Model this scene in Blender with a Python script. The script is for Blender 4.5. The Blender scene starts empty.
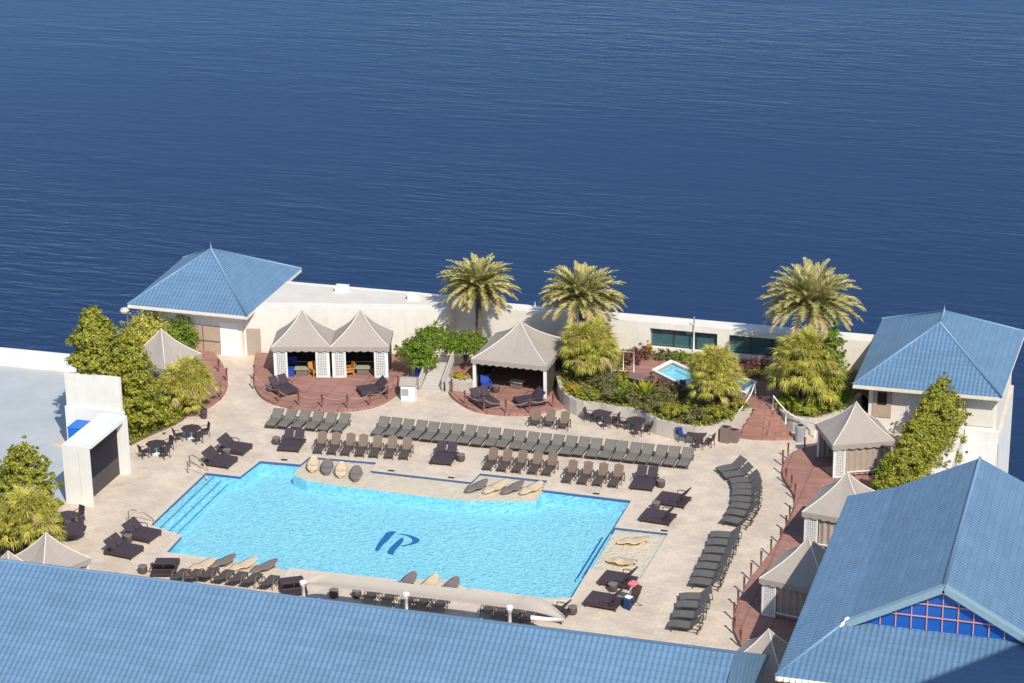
import bpy, math, random
from mathutils import Vector, Matrix
from mathutils.geometry import tessellate_polygon
rnd = random.Random(7)
PI = math.pi
R = math.radians
scene = bpy.context.scene
col = scene.collection

# ------------------------------------------------------------------ camera frame (solved from the vanishing points)
F = 2330.0; CX, CY = 512.0, 341.5
AX = [Vector((0.9578982515551872, -0.08735210767627477, 0.273496890205406)),
      Vector((0.286832092625012, 0.3329025698678735, -0.8982779244842446)),
      Vector((-0.012581347617482946, 0.9389065386181301, 0.34394217745465583))]
CAM = Vector((40.17, -131.54, 59.86))
def ray(px, py):
    c = Vector((px - CX, CY - py, -F))
    return Vector((AX[0].dot(c), AX[1].dot(c), AX[2].dot(c)))
def G(px, py, z=0.0):
    r = ray(px, py); t = (z - CAM.z) / r.z
    return CAM + r * t
def H(px, py, Y):
    r = ray(px, py); t = (Y - CAM.y) / r.y
    return CAM + r * t

# ------------------------------------------------------------------ tagging / linking
def tag(o, label=None, cat=None, group=None, kind=None):
    if label: o['label'] = label
    if cat: o['category'] = cat
    if group: o['group'] = group
    if kind: o['kind'] = kind
    return o
def empty(name, loc, rz=0.0, label=None, cat=None, group=None):
    o = bpy.data.objects.new(name, None); col.objects.link(o)
    o.location = loc; o.rotation_euler = (0, 0, rz); o.empty_display_size = 0.3
    return tag(o, label, cat, group)
def copy_tree(o, parent=None):
    c = o.copy(); col.objects.link(c); c.parent = parent
    for ch in o.children: copy_tree(ch, c)
    return c

class MB:
    def __init__(s): s.v = []; s.f = []; s.mi = []; s.uv = []; s.cur = 0; s.sm = []
    def face(s, idx, uv=None, smooth=False):
        s.f.append(idx); s.mi.append(s.cur); s.uv.append(uv); s.sm.append(smooth)
    def poly(s, pts, uax=None):
        i = len(s.v); s.v += [tuple(p) for p in pts]
        uv = None
        if uax is not None:
            P = [Vector(p) for p in pts]
            n = Vector((0, 0, 0))
            for k in range(len(P)):
                n += P[k].cross(P[(k + 1) % len(P)])
            n.normalize(); u = Vector(uax).normalized(); v = n.cross(u)
            uv = [(p.dot(u), p.dot(v)) for p in P]
        s.face(list(range(i, i + len(pts))), uv)
        return s
    def box(s, c, d, rz=0.0, M=None):
        c = Vector(c); hx, hy, hz = d[0] / 2, d[1] / 2, d[2] / 2
        Rm = M if M else Matrix.Rotation(rz, 3, 'Z')
        i = len(s.v)
        for x, y, z in ((-1,-1,-1),(1,-1,-1),(1,1,-1),(-1,1,-1),(-1,-1,1),(1,-1,1),(1,1,1),(-1,1,1)):
            s.v.append(tuple(c + Rm @ Vector((x*hx, y*hy, z*hz))))
        for q in ((0,3,2,1),(4,5,6,7),(0,1,5,4),(1,2,6,5),(2,3,7,6),(3,0,4,7)):
            s.face([i + k for k in q])
        return s
    def bar(s, p, q, w, h=None, up=(0, 0, 1)):
        p, q = Vector(p), Vector(q); h = h or w
        d = (q - p); L = d.length
        if L < 1e-6: return s
        y = d / L; upv = Vector(up)
        if abs(y.dot(upv)) > .98: upv = Vector((1, 0, 0))
        x = y.cross(upv).normalized(); z = x.cross(y)
        M = Matrix((x, y, z)).transposed()
        return s.box((p + q) / 2, (w, L, h), M=M)
    def tube(s, pts, r, n=6, closed=False, cap=True):
        pts = [Vector(p) for p in pts]; rings = []
        rr = r if isinstance(r, (list, tuple)) else [r] * len(pts)
        for k, p in enumerate(pts):
            a = pts[max(k-1, 0)]; b = pts[min(k+1, len(pts)-1)]
            t = (b - a).normalized(); up = Vector((0,0,1)) if abs(t.z) < .95 else Vector((1,0,0))
            x = t.cross(up).normalized(); y = x.cross(t)
            i = len(s.v); rings.append(i)
            for j in range(n):
                an = 2*PI*j/n; s.v.append(tuple(p + (x*math.cos(an) + y*math.sin(an)) * rr[k]))
        for k in range(len(rings)-1):
            for j in range(n):
                a, b = rings[k], rings[k+1]; s.face([a+j, a+(j+1)%n, b+(j+1)%n, b+j], smooth=True)
        if cap:
            s.face([rings[0]+j for j in range(n)]); s.face([rings[-1]+j for j in reversed(range(n))])
        return s
    def lathe(s, prof, n=16, c=(0,0,0)):
        rings = []
        for r, z in prof:
            rings.append(len(s.v))
            for j in range(n):
                a = 2*PI*j/n; s.v.append((c[0] + r*math.cos(a), c[1] + r*math.sin(a), c[2] + z))
        for k in range(len(rings)-1):
            a, b = rings[k], rings[k+1]
            for j in range(n): s.face([a+j, a+(j+1)%n, b+(j+1)%n, b+j], smooth=False)
        s.face([rings[0]+j for j in reversed(range(n))]); s.face([rings[-1]+j for j in range(n)])
        return s
    def prism(s, pts, z0, z1, holes=(), bottom=False, sides=True, hole_sides=False, top=True):
        loops = [list(pts)] + [list(h) for h in holes]
        tris = tessellate_polygon([[Vector((p[0], p[1], 0)) for p in l] for l in loops])
        flat = [p for l in loops for p in l]
        def put(z, flip):
            i = len(s.v); s.v += [(p[0], p[1], z) for p in flat]
            for t in tris:
                a, b, c = [Vector((flat[k][0], flat[k][1])) for k in t]
                up = (b-a).cross(c-a) > 0
                t = list(t) if up != flip else list(reversed(t))
                s.face([i+k for k in t])
        if top: put(z1, False)
        if bottom: put(z0, True)
        for li, l in enumerate(loops):
            if (li == 0 and not sides) or (li > 0 and not hole_sides): continue
            n = len(l); i = len(s.v)
            s.v += [(p[0], p[1], z0) for p in l] + [(p[0], p[1], z1) for p in l]
            for k in range(n): s.face([i+k, i+(k+1)%n, i+n+(k+1)%n, i+n+k])
        return s
    def build(s, name, mats, parent=None, loc=None, rz=None, bevel=0):
        me = bpy.data.meshes.new(name); me.from_pydata(s.v, [], s.f)
        if not isinstance(mats, (list, tuple)): mats = [mats]
        for m in mats: me.materials.append(m)
        if len(mats) > 1: me.polygons.foreach_set('material_index', s.mi)
        if any(s.sm): me.polygons.foreach_set('use_smooth', s.sm)
        if any(u is not None for u in s.uv):
            L = me.uv_layers.new(name='UVMap'); k = 0
            for fi, f in enumerate(s.f):
                for j in range(len(f)):
                    L.data[k].uv = s.uv[fi][j] if s.uv[fi] else (0, 0); k += 1
        me.update()
        o = bpy.data.objects.new(name, me); col.objects.link(o)
        if parent: o.parent = parent
        if loc is not None: o.location = loc
        if rz is not None: o.rotation_euler = (0, 0, rz)
        if bevel:
            m = o.modifiers.new('bevel', 'BEVEL'); m.width = bevel; m.segments = 2; m.limit_method = 'ANGLE'
        return o

# ------------------------------------------------------------------ materials
def mat(name, base=(.8,.8,.8), rough=.6, var=.0, vscale=3.0, bump=.0, bscale=20.0, metal=0.0, spec=.5, island=0.0,
        transl=None, alpha=None, coat=0, tint=None):
    m = bpy.data.materials.new(name); m.use_nodes = True; nt = m.node_tree; N = nt.nodes; L = nt.links
    b = N['Principled BSDF']; b.inputs['Base Color'].default_value = (*base, 1); b.inputs['Roughness'].default_value = rough
    b.inputs['Metallic'].default_value = metal; b.inputs['Specular IOR Level'].default_value = spec
    tc = N.new('ShaderNodeTexCoord'); out = None
    if var:
        n = N.new('ShaderNodeTexNoise'); n.inputs['Scale'].default_value = vscale; n.inputs['Detail'].default_value = 6; n.inputs['Roughness'].default_value = .65
        L.new(tc.outputs['Object'], n.inputs['Vector'])
        mr = N.new('ShaderNodeMapRange'); mr.inputs['From Min'].default_value = .3; mr.inputs['From Max'].default_value = .7
        mr.inputs['To Min'].default_value = 1 - var; mr.inputs['To Max'].default_value = 1 + var
        L.new(n.outputs['Fac'], mr.inputs['Value'])
        mx = N.new('ShaderNodeMix'); mx.data_type = 'RGBA'; mx.blend_type = 'MULTIPLY'; mx.inputs['Factor'].default_value = 1
        mx.inputs['A'].default_value = (*base, 1); L.new(mr.outputs['Result'], mx.inputs['B']); out = mx.outputs['Result']
    if island:
        g = N.new('ShaderNodeNewGeometry'); cr = N.new('ShaderNodeMix'); cr.data_type = 'RGBA'
        t = tint or [c * (1 + island) for c in base]
        cr.inputs['A'].default_value = (*[c * (1 - island) for c in base], 1); cr.inputs['B'].default_value = (*t, 1)
        L.new(g.outputs['Random Per Island'], cr.inputs['Factor']); out = cr.outputs['Result']
    if out: L.new(out, b.inputs['Base Color'])
    if bump:
        n2 = N.new('ShaderNodeTexNoise'); n2.inputs['Scale'].default_value = bscale; n2.inputs['Detail'].default_value = 4
        L.new(tc.outputs['Object'], n2.inputs['Vector'])
        bp = N.new('ShaderNodeBump'); bp.inputs['Strength'].default_value = bump; bp.inputs['Distance'].default_value = .03
        L.new(n2.outputs['Fac'], bp.inputs['Height']); L.new(bp.outputs['Normal'], b.inputs['Normal'])
    if transl:
        tr = N.new('ShaderNodeBsdfTranslucent'); ms = N.new('ShaderNodeMixShader'); ms.inputs[0].default_value = transl
        if out: L.new(out, tr.inputs['Color'])
        else: tr.inputs['Color'].default_value = (*base, 1)
        o = N['Material Output']
        L.new(b.outputs[0], ms.inputs[1]); L.new(tr.outputs[0], ms.inputs[2]); L.new(ms.outputs[0], o.inputs['Surface'])
    return m

def streaks(m, amt=.12):
    nt = m.node_tree; N = nt.nodes; L = nt.links; b = N['Principled BSDF']; src = b.inputs['Base Color'].links[0].from_socket
    tc = N.new('ShaderNodeTexCoord'); mp = N.new('ShaderNodeMapping'); mp.inputs['Scale'].default_value = (2.2,2.2,.22); L.new(tc.outputs['Object'], mp.inputs[0])
    n = N.new('ShaderNodeTexNoise'); n.inputs['Scale'].default_value = 1.3; n.inputs['Detail'].default_value = 6; n.inputs['Roughness'].default_value = .7; L.new(mp.outputs[0], n.inputs['Vector'])
    r_ = N.new('ShaderNodeMapRange'); r_.inputs['From Min'].default_value = .48; r_.inputs['From Max'].default_value = .72; r_.inputs['To Min'].default_value = 1; r_.inputs['To Max'].default_value = 1-amt; L.new(n.outputs['Fac'], r_.inputs['Value'])
    mx = N.new('ShaderNodeMix'); mx.data_type = 'RGBA'; mx.blend_type = 'MULTIPLY'; mx.inputs['Factor'].default_value = 1
    L.new(src, mx.inputs['A']); L.new(r_.outputs['Result'], mx.inputs['B']); L.new(mx.outputs['Result'], b.inputs['Base Color'])

def mat_roof(name, base):
    m = mat(name, base, .5, spec=.4); nt = m.node_tree; N = nt.nodes; L = nt.links; b = N['Principled BSDF']
    tc = N.new('ShaderNodeTexCoord'); sp = N.new('ShaderNodeSeparateXYZ'); L.new(tc.outputs['UV'], sp.inputs[0])
    def mth(op, a, bb=None, c=None):
        n = N.new('ShaderNodeMath'); n.operation = op
        for i, x in enumerate((a, bb, c)):
            if x is None: continue
            if hasattr(x, 'links'): L.new(x, n.inputs[i])
            else: n.inputs[i].default_value = x
        return n.outputs[0]
    u = mth('MULTIPLY', sp.outputs['X'], 1/.29); v = mth('MULTIPLY', sp.outputs['Y'], 1/.40)
    s = mth('SINE', mth('MULTIPLY', u, 2*PI)); s = mth('MULTIPLY_ADD', s, .5, .5)
    fr = mth('FRACT', v); fr2 = mth('SUBTRACT', 1.0, fr)
    h = mth('ADD', mth('MULTIPLY', s, 1.0), mth('MULTIPLY', fr2, .55))
    bp = N.new('ShaderNodeBump'); bp.inputs['Strength'].default_value = .8; bp.inputs['Distance'].default_value = .05
    L.new(h, bp.inputs['Height']); L.new(bp.outputs['Normal'], b.inputs['Normal'])
    # per tile colour, weathering, and shadow painted at each course step
    cmb = N.new('ShaderNodeCombineXYZ'); L.new(mth('FLOOR', mth('MULTIPLY', u, .25)), cmb.inputs[0]); L.new(mth('FLOOR', v), cmb.inputs[1])
    wn = N.new('ShaderNodeTexWhiteNoise'); wn.noise_dimensions = '2D'; L.new(cmb.outputs[0], wn.inputs['Vector'])
    ns = N.new('ShaderNodeTexNoise'); ns.inputs['Scale'].default_value = .22; ns.inputs['Detail'].default_value = 7; ns.inputs['Roughness'].default_value = .65; L.new(tc.outputs['UV'], ns.inputs['Vector'])
    val = mth('ADD', mth('MULTIPLY_ADD', wn.outputs['Value'], .12, .76), mth('MULTIPLY', ns.outputs['Fac'], .36))
    step_shade = N.new('ShaderNodeMapRange'); step_shade.inputs['From Min'].default_value = 0; step_shade.inputs['From Max'].default_value = .16
    step_shade.inputs['To Min'].default_value = .80; step_shade.inputs['To Max'].default_value = 1.0; L.new(fr, step_shade.inputs['Value'])
    val = mth('MULTIPLY', val, step_shade.outputs['Result'])
    mx = N.new('ShaderNodeMix'); mx.data_type = 'RGBA'; mx.blend_type = 'MULTIPLY'; mx.inputs['Factor'].default_value = 1
    mx.inputs['A'].default_value = (*base, 1); L.new(val, mx.inputs['B']); L.new(mx.outputs['Result'], b.inputs['Base Color'])
    return m

def mat_deck():
    m = mat('travertine paving', (.6,.5,.4), .75); nt = m.node_tree; N = nt.nodes; L = nt.links; b = N['Principled BSDF']
    tc = N.new('ShaderNodeTexCoord')
    br = N.new('ShaderNodeTexBrick'); br.inputs['Scale'].default_value = 1.0; br.inputs['Brick Width'].default_value = .62; br.inputs['Row Height'].default_value = .41
    br.inputs['Mortar Size'].default_value = .012; br.inputs['Color1'].default_value = (.64,.555,.465,1); br.inputs['Color2'].default_value = (.59,.505,.415,1); br.inputs['Mortar'].default_value = (.50,.42,.34,1)
    L.new(tc.outputs['Object'], br.inputs['Vector'])
    n = N.new('ShaderNodeTexNoise'); n.inputs['Scale'].default_value = .45; n.inputs['Detail'].default_value = 8; n.inputs['Roughness'].default_value = .7
    L.new(tc.outputs['Object'], n.inputs['Vector'])
    r = N.new('ShaderNodeValToRGB'); e = r.color_ramp.elements; e[0].position = .36; e[0].color = (.83,.80,.80,1); e[1].position = .62; e[1].color = (1.08,1.05,1.0,1)
    L.new(n.outputs['Fac'], r.inputs[0])
    mx = N.new('ShaderNodeMix'); mx.data_type = 'RGBA'; mx.blend_type = 'MULTIPLY'; mx.inputs['Factor'].default_value = 1
    L.new(br.outputs['Color'], mx.inputs['A']); L.new(r.outputs[0], mx.inputs['B']); L.new(mx.outputs['Result'], b.inputs['Base Color'])
    return m
def mat_wood(name, base):
    m = mat(name, base, .8, spec=.2); nt = m.node_tree; N = nt.nodes; L = nt.links; b = N['Principled BSDF']
    tc = N.new('ShaderNodeTexCoord'); mp = N.new('ShaderNodeMapping'); mp.inputs['Scale'].default_value = (.12, 1, 1); L.new(tc.outputs['Object'], mp.inputs[0])
    br = N.new('ShaderNodeTexBrick'); br.inputs['Scale'].default_value = 1; br.inputs['Brick Width'].default_value = .4; br.inputs['Row Height'].default_value = .16; br.inputs['Mortar Size'].default_value = .008
    br.inputs['Color1'].default_value = (*base, 1); br.inputs['Color2'].default_value = (*[c*.8 for c in base], 1); br.inputs['Mortar'].default_value = (*[c*.5 for c in base], 1)
    L.new(mp.outputs[0], br.inputs['Vector'])
    n = N.new('ShaderNodeTexNoise'); n.inputs['Scale'].default_value = 1.0; n.inputs['Detail'].default_value = 5; L.new(tc.outputs['Object'], n.inputs['Vector'])
    mr = N.new('ShaderNodeMapRange'); mr.inputs['To Min'].default_value = .7; mr.inputs['To Max'].default_value = 1.3; L.new(n.outputs['Fac'], mr.inputs['Value'])
    mx = N.new('ShaderNodeMix'); mx.data_type = 'RGBA'; mx.blend_type = 'MULTIPLY'; mx.inputs['Factor'].default_value = 1
    L.new(br.outputs['Color'], mx.inputs['A']); L.new(mr.outputs['Result'], mx.inputs['B']); L.new(mx.outputs['Result'], b.inputs['Base Color'])
    return m
def mat_lake():
    m = mat('lake water', (.016,.050,.128), .24, spec=.28); nt = m.node_tree; N = nt.nodes; L = nt.links; b = N['Principled BSDF']
    b.inputs['IOR'].default_value = 1.33
    tc = N.new('ShaderNodeTexCoord')
    def nz(scale, rot, sc, det=3, dist=0.0):
        mp = N.new('ShaderNodeMapping'); mp.inputs['Rotation'].default_value = (0,0,rot); mp.inputs['Scale'].default_value = sc; L.new(tc.outputs['Object'], mp.inputs[0])
        n = N.new('ShaderNodeTexNoise'); n.inputs['Scale'].default_value = scale; n.inputs['Detail'].default_value = det; n.inputs['Distortion'].default_value = dist; L.new(mp.outputs[0], n.inputs['Vector']); return n.outputs['Fac']
    def mth(op, a, bb):
        n = N.new('ShaderNodeMath'); n.operation = op
        for i, x in enumerate((a, bb)):
            if hasattr(x, 'links'): L.new(x, n.inputs[i])
            else: n.inputs[i].default_value = x
        return n.outputs[0]
    a = nz(1.05, R(10), (.24,1,1), 3, .5); c = nz(2.0, R(-8), (.35,1,1), 2); d = nz(.36, R(24), (.26,1,1), 2, .8); big = nz(.016, R(20), (.5,1,1), 3)
    mr = N.new('ShaderNodeMapRange'); mr.inputs['From Min'].default_value = .38; mr.inputs['From Max'].default_value = .68; mr.inputs['To Min'].default_value = .25; mr.inputs['To Max'].default_value = 1.35; L.new(big, mr.inputs['Value'])
    h = mth('ADD', mth('MULTIPLY', a, 1.0), mth('ADD', mth('MULTIPLY', c, .25), mth('MULTIPLY', d, 1.1)))
    h = mth('MULTIPLY', h, mr.outputs['Result'])
    bp = N.new('ShaderNodeBump'); bp.inputs['Strength'].default_value = 1; bp.inputs['Distance'].default_value = .10
    L.new(h, bp.inputs['Height']); N.remove(b)
    df = N.new('ShaderNodeBsdfDiffuse'); df.inputs['Color'].default_value = (.017,.038,.092,1); gl = N.new('ShaderNodeBsdfGlossy'); gl.inputs['Color'].default_value = (.40,.52,.70,1); gl.inputs['Roughness'].default_value = .16
    fr = N.new('ShaderNodeFresnel'); fr.inputs['IOR'].default_value = 1.30; ms = N.new('ShaderNodeMixShader')
    for x in (df, gl, fr): L.new(bp.outputs['Normal'], x.inputs['Normal'])
    L.new(fr.outputs[0], ms.inputs[0]); L.new(df.outputs[0], ms.inputs[1]); L.new(gl.outputs[0], ms.inputs[2]); L.new(ms.outputs[0], N['Material Output'].inputs['Surface'])
    return m
def mat_poolwater():
    m = bpy.data.materials.new('pool water'); m.use_nodes = True; nt = m.node_tree; N = nt.nodes; L = nt.links; N.remove(N['Principled BSDF'])
    t = N.new('ShaderNodeBsdfTransparent'); t.inputs['Color'].default_value = (.94,.99,1,1)
    g = N.new('ShaderNodeBsdfGlossy'); g.inputs['Roughness'].default_value = .12
    fr = N.new('ShaderNodeFresnel'); fr.inputs['IOR'].default_value = 1.33
    tc = N.new('ShaderNodeTexCoord'); n = N.new('ShaderNodeTexNoise'); n.inputs['Scale'].default_value = 4.0; n.inputs['Detail'].default_value = 3; n.inputs['Distortion'].default_value = .6
    L.new(tc.outputs['Object'], n.inputs['Vector'])
    bp = N.new('ShaderNodeBump'); bp.inputs['Distance'].default_value = .018; bp.inputs['Strength'].default_value = 1; L.new(n.outputs['Fac'], bp.inputs['Height'])
    L.new(bp.outputs['Normal'], g.inputs['Normal']); L.new(bp.outputs['Normal'], fr.inputs['Normal'])
    ms = N.new('ShaderNodeMixShader'); L.new(fr.outputs[0], ms.inputs[0]); L.new(t.outputs[0], ms.inputs[1]); L.new(g.outputs[0], ms.inputs[2])
    L.new(ms.outputs[0], N['Material Output'].inputs['Surface'])
    return m
def mat_poolfloor():
    m = mat('ripple lit aqua plaster', (.10,.52,.72), .8); nt = m.node_tree; N = nt.nodes; L = nt.links; b = N['Principled BSDF']
    tc = N.new('ShaderNodeTexCoord'); n = N.new('ShaderNodeTexNoise'); n.inputs['Scale'].default_value = 4.6; n.inputs['Detail'].default_value = 5; n.inputs['Roughness'].default_value = .8; n.inputs['Distortion'].default_value = 1.0
    L.new(tc.outputs['Object'], n.inputs['Vector'])
    r = N.new('ShaderNodeValToRGB'); e = r.color_ramp.elements; e[0].position = .38; e[0].color = (.19,.56,.72,1); e[1].position = .60; e[1].color = (.43,.82,.91,1)  # pale mottling paints ripple and caustic light into the plaster colour
    L.new(n.outputs['Fac'], r.inputs[0]); L.new(r.outputs[0], b.inputs['Base Color'])
    return m
def mat_glass(name, base, rough=.05):
    return mat(name, base, rough, spec=.8)

M = dict(
 deck=mat_deck(), wood=mat_wood('red composite decking', (.385,.205,.165)), lake=mat_lake(), pwater=mat_poolwater(), pfloor=mat_poolfloor(),
 roof=mat_roof('blue metal roof tile', (.125,.225,.355)), cap=mat('blue ridge metal', (.16,.27,.40), .45), fascia=mat('cream fascia', (.72,.68,.60), .6, .06, 2),
 stucco=mat('cream stucco', (.76,.715,.64), .85, .07, .9, .15, 30), white=mat('white stucco', (.76,.75,.71), .85, .05, .7, .12, 30),
 wpaint=mat('white paint', (.80,.80,.78), .45, .04, 5), fabric=mat('taupe canvas', (.355,.31,.275), .9, .05, 2.5, .1, 40), piping=mat('pale piping', (.74,.68,.60), .8),
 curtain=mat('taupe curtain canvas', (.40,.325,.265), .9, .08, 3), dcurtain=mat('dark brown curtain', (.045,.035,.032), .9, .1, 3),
 wicker=mat('dark plum wicker', (.052,.035,.043), .6, .25, 14, .3, 60), sling=mat('grey sling mesh', (.165,.15,.13), .7, .12, 8, .1, 60), slingd=mat('charcoal sling mesh', (.125,.118,.108), .7, .12, 8, .1, 60), sframe=mat('dark bronze frame', (.055,.045,.04), .5),
 resin=mat('brown woven resin', (.19,.135,.10), .6, .18, 12, .2, 50), resind=mat('dark brown resin', (.085,.062,.052), .6, .15, 12),
 cush=mat('dark plum cushion', (.052,.036,.048), .85, .15, 6), blue=mat('royal blue fabric', (.02,.06,.34), .8, .1, 5), tealc=mat('sage table top', (.34,.36,.28), .6, .08, 5),
 teak=mat('honey teak', (.50,.24,.06), .55, .15, 6), steel=mat('brushed steel', (.55,.53,.50), .3, metal=1.0), gold=mat('bronze rail', (.40,.28,.16), .35, metal=.8),
 post=mat('red brown post', (.20,.075,.055), .6, .1, 8), rope=mat('tan rope', (.50,.30,.25), .9, .1, 20),
 tile=mat('blue waterline tile', (.07,.13,.30), .4, .25, 9), ledge=mat('cream pool plaster', (.80,.66,.52), .8, .07, 1.2), logo=mat('deep blue mosaic', (.0,.14,.38), .5, .15, 6),
 sand=mat('sand moulded resin', (.60,.47,.31), .6, .06, 4), graymold=mat('grey moulded resin', (.19,.155,.14), .5, .12, 4),
 screen=mat('black screen', (.012,.012,.022), .5, .15, 1.5, spec=.15), frost=mat('grey flat roof', (.42,.45,.47), .8, .08, .35), black=mat('black rubber', (.02,.02,.02), .7),
 door=mat('tan door', (.45,.34,.25), .6, .08, 4), louver=mat('taupe door', (.40,.34,.29), .6, .1, 8), glass=mat_glass('sea green glass', (.05,.12,.14)), dglass=mat('dark window glass', (.03,.035,.04), .1),
 cobalt=mat('cobalt glass', (.012,.10,.42), .25, .10, .7), mullion=mat('salmon mullion', (.56,.30,.30), .6), gdeck=mat('grey blue metal', (.22,.34,.42), .5, .06, 2),
 soil=mat('mulch soil', (.16,.12,.08), .95, .4, 6, .5, 12), stone=mat('pale retaining stone', (.54,.48,.42), .85, .08, 1.2, .05, 18), concrete=mat('concrete', (.50,.47,.42), .85, .08, 1.0),
 canvas=mat('pale sail canvas', (.58,.52,.45), .85, .05, 2, transl=.3), pink=mat('pink towel', (.72,.18,.22), .9, .1, 8), navy=mat('navy towel', (.02,.05,.16), .9), grayplastic=mat('grey plastic', (.32,.34,.36), .6, .06, 6),
 brownplastic=mat('brown plastic', (.19,.14,.125), .6, .08, 6), tower=mat('tower concrete', (.5,.48,.45), .8, .05, .2), towerglass=mat('tower glass', (.05,.10,.16), .1),
 bark=mat('bark', (.10,.07,.05), .95, .3, 8, .6, 20), palmbark=mat('palm bark', (.13,.095,.075), .95, .35, 12, .8, 14),
 lg_green=mat('green leaves', (.10,.19,.012), .55, island=.45, tint=(.28,.38,.02), transl=.25),
 lg_olive=mat('olive leaves', (.19,.22,.018), .6, island=.45, tint=(.50,.48,.05), transl=.22),
 lg_dark=mat('dark green leaves', (.12,.13,.04), .55, island=.4, tint=(.30,.27,.10), transl=.2),
 lg_yellow=mat('yellow green leaves', (.33,.36,.04), .6, island=.3, tint=(.72,.64,.13), transl=.25),
 lg_lime=mat('lime leaves', (.26,.33,.02), .6, island=.35, tint=(.46,.48,.04), transl=.3),
 lg_red=mat('russet leaves', (.17,.055,.05), .6, island=.4, tint=(.28,.12,.09), transl=.2),
 lg_gold=mat('golden leaves', (.50,.36,.02), .6, island=.3, transl=.25),
 frond=mat('date palm fronds', (.33,.32,.10), .5, island=.3, tint=(.62,.55,.22), transl=.2),
 dfrond=mat('dry golden fronds', (.48,.35,.13), .7, island=.3, tint=(.66,.50,.22), transl=.2),
)

for k_ in ('stucco','white','frost','stone'): streaks(M[k_], .08)
# ------------------------------------------------------------------ lake, podium deck, pool
w = MB(); w.poly([(-2500,-600,-8),(2500,-600,-8),(2500,4500,-8),(-2500,4500,-8)])
tag(w.build('lake_water', M['lake']), 'wide dark blue lake with fine ripples', 'lake', kind='structure')

def g2(px, py, z=0.0): p = G(px, py, z); return (p.x, p.y)
XL, XR, YB, YT = -17.2, 8.2, -16.0, -1.3
left_steps_top = (-19.6, -4.0); left_steps_bot = (-19.6, -12.45)
TLs = [g2(240,476.4), g2(260,460.8), g2(300.5,464.3), g2(309.6,456.6), g2(377,462.3), g2(371.6,470.6), g2(471,482), g2(480,473.2), g2(548,480.5), g2(543,489.7)]
pool = [left_steps_top] + TLs + [(XR, g2(631,500.5)[1])]
led_r = [(XR, g2(615.6,527.4)[1]), g2(668.7,533.2), g2(640,580), (XR, g2(591,569)[1])]
pool += led_r + [(XR, -15.35), (g2(544.6,599)[0], g2(544.6,599)[1]), g2(471.5,588.5)]
led_b2 = [g2(471.5,588.5), g2(474,600), g2(396,590), g2(398,580)]
pool += [g2(476,601), g2(394,590), g2(396,580)]
led_b1 = [g2(290,568.6), g2(284,577), g2(199,568), g2(207,558)]
pool += led_b1 + [g2(166,552.5), g2(181.4,535.7), g2(165.6,530.7), left_steps_bot]
deck_outline = [(-62,-75),(66,-75),(66,-6),(27.2,-6),(27.2,13.8),(29.4,13.8),(29.4,25.2),(20.3,25.2),(20.3,23.8),(-24.5,23.8),(-24.5,25.9),(-34.2,25.9),(-34.2,11.5),(-62,11.5)]
d = MB(); d.prism(deck_outline, 0.0, 0.0, holes=[pool], sides=False); d.cur = 1; d.prism(deck_outline, -9.0, 0.0, top=False)
tag(d.build('pool_deck', [M['deck'], M['white']]), 'beige travertine pool deck', 'deck', kind='structure')
# coping
def offset_loop(pts, off):
    out = []; n = len(pts); area = sum(pts[i][0]*pts[(i+1)%n][1]-pts[(i+1)%n][0]*pts[i][1] for i in range(n))
    sg = -1 if area > 0 else 1
    for i in range(n):
        a, b, c = Vector(pts[i-1]), Vector(pts[i]), Vector(pts[(i+1)%n])
        n1 = Vector((-(b-a).y, (b-a).x)).normalized()*sg; n2 = Vector((-(c-b).y, (c-b).x)).normalized()*sg
        bi = (n1+n2); bi = bi.normalized() if bi.length > 1e-3 else n1
        k = off / max(.4, bi.dot(n1)); out.append((b.x+bi.x*k, b.y+bi.y*k))
    return out
pr = empty('swimming_pool', (0,0,0), 0, 'large angular swimming pool with clear aqua water and blue floor mark', 'swimming pool')
c = MB(); c.prism(offset_loop(pool, .28), 0.0, .025, holes=[offset_loop(pool, -.03)], hole_sides=True)
c.build('coping', mat('pale coping stone', (.60,.515,.425), .75, .08, 3), pr)
b = MB(); n = len(pool); i0 = 0
b.prism(pool, -.95, -.95, sides=False); b.build('pool_floor', M['pfloor'], pr)
for zz0, zz1, mm, nm in ((-.95,-.20,'pfloor','pool_wall'), (-.20,.0,'tile','waterline_tile')):
    b = MB()
    for k in range(n):
        p, q = pool[k], pool[(k+1)%n]; b.poly([(*p, zz0), (*q, zz0), (*q, zz1), (*p, zz1)])
    b.build(nm, M[mm], pr)
ledT = [TLs[2], TLs[3], TLs[4], TLs[5], TLs[6], TLs[7], TLs[8], TLs[9], g2(536,501.8,-.2), g2(465,501.3,-.2), g2(406,494.5,-.2), g2(340,486.5,-.2), g2(306,481,-.2), g2(293,475,-.2)]
def arcpt(a, b_, bulge, n=10):
    a, b_ = Vector(a), Vector(b_); d_ = b_-a; nn = Vector((-d_.y, d_.x)).normalized(); return [tuple(a + d_*t/n + nn*bulge*math.sin(PI*t/n)) for t in range(1, n)]
ledR = [led_r[0], led_r[1], led_r[2], led_r[3]] + [(XR-.55, led_r[3][1]), (XR-.55, led_r[0][1])][:0]
ledB1 = [led_b1[0], led_b1[1], led_b1[2], led_b1[3]] + arcpt(led_b1[3], led_b1[0], .5)
ledB2 = [g2(471.5,588.5), g2(476,601), g2(394,590), g2(396,580)] + arcpt(g2(396,580), g2(471.5,588.5), 1.1)
for L_ in (ledT, ledR, ledB1, ledB2):
    b = MB(); b.prism(L_, -.949, -.17, top=False); b.cur = 1; b.prism(L_, -.9, -.17, sides=False); b.build('tanning_ledge', [M['pfloor'], M['ledge']], pr)
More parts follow.
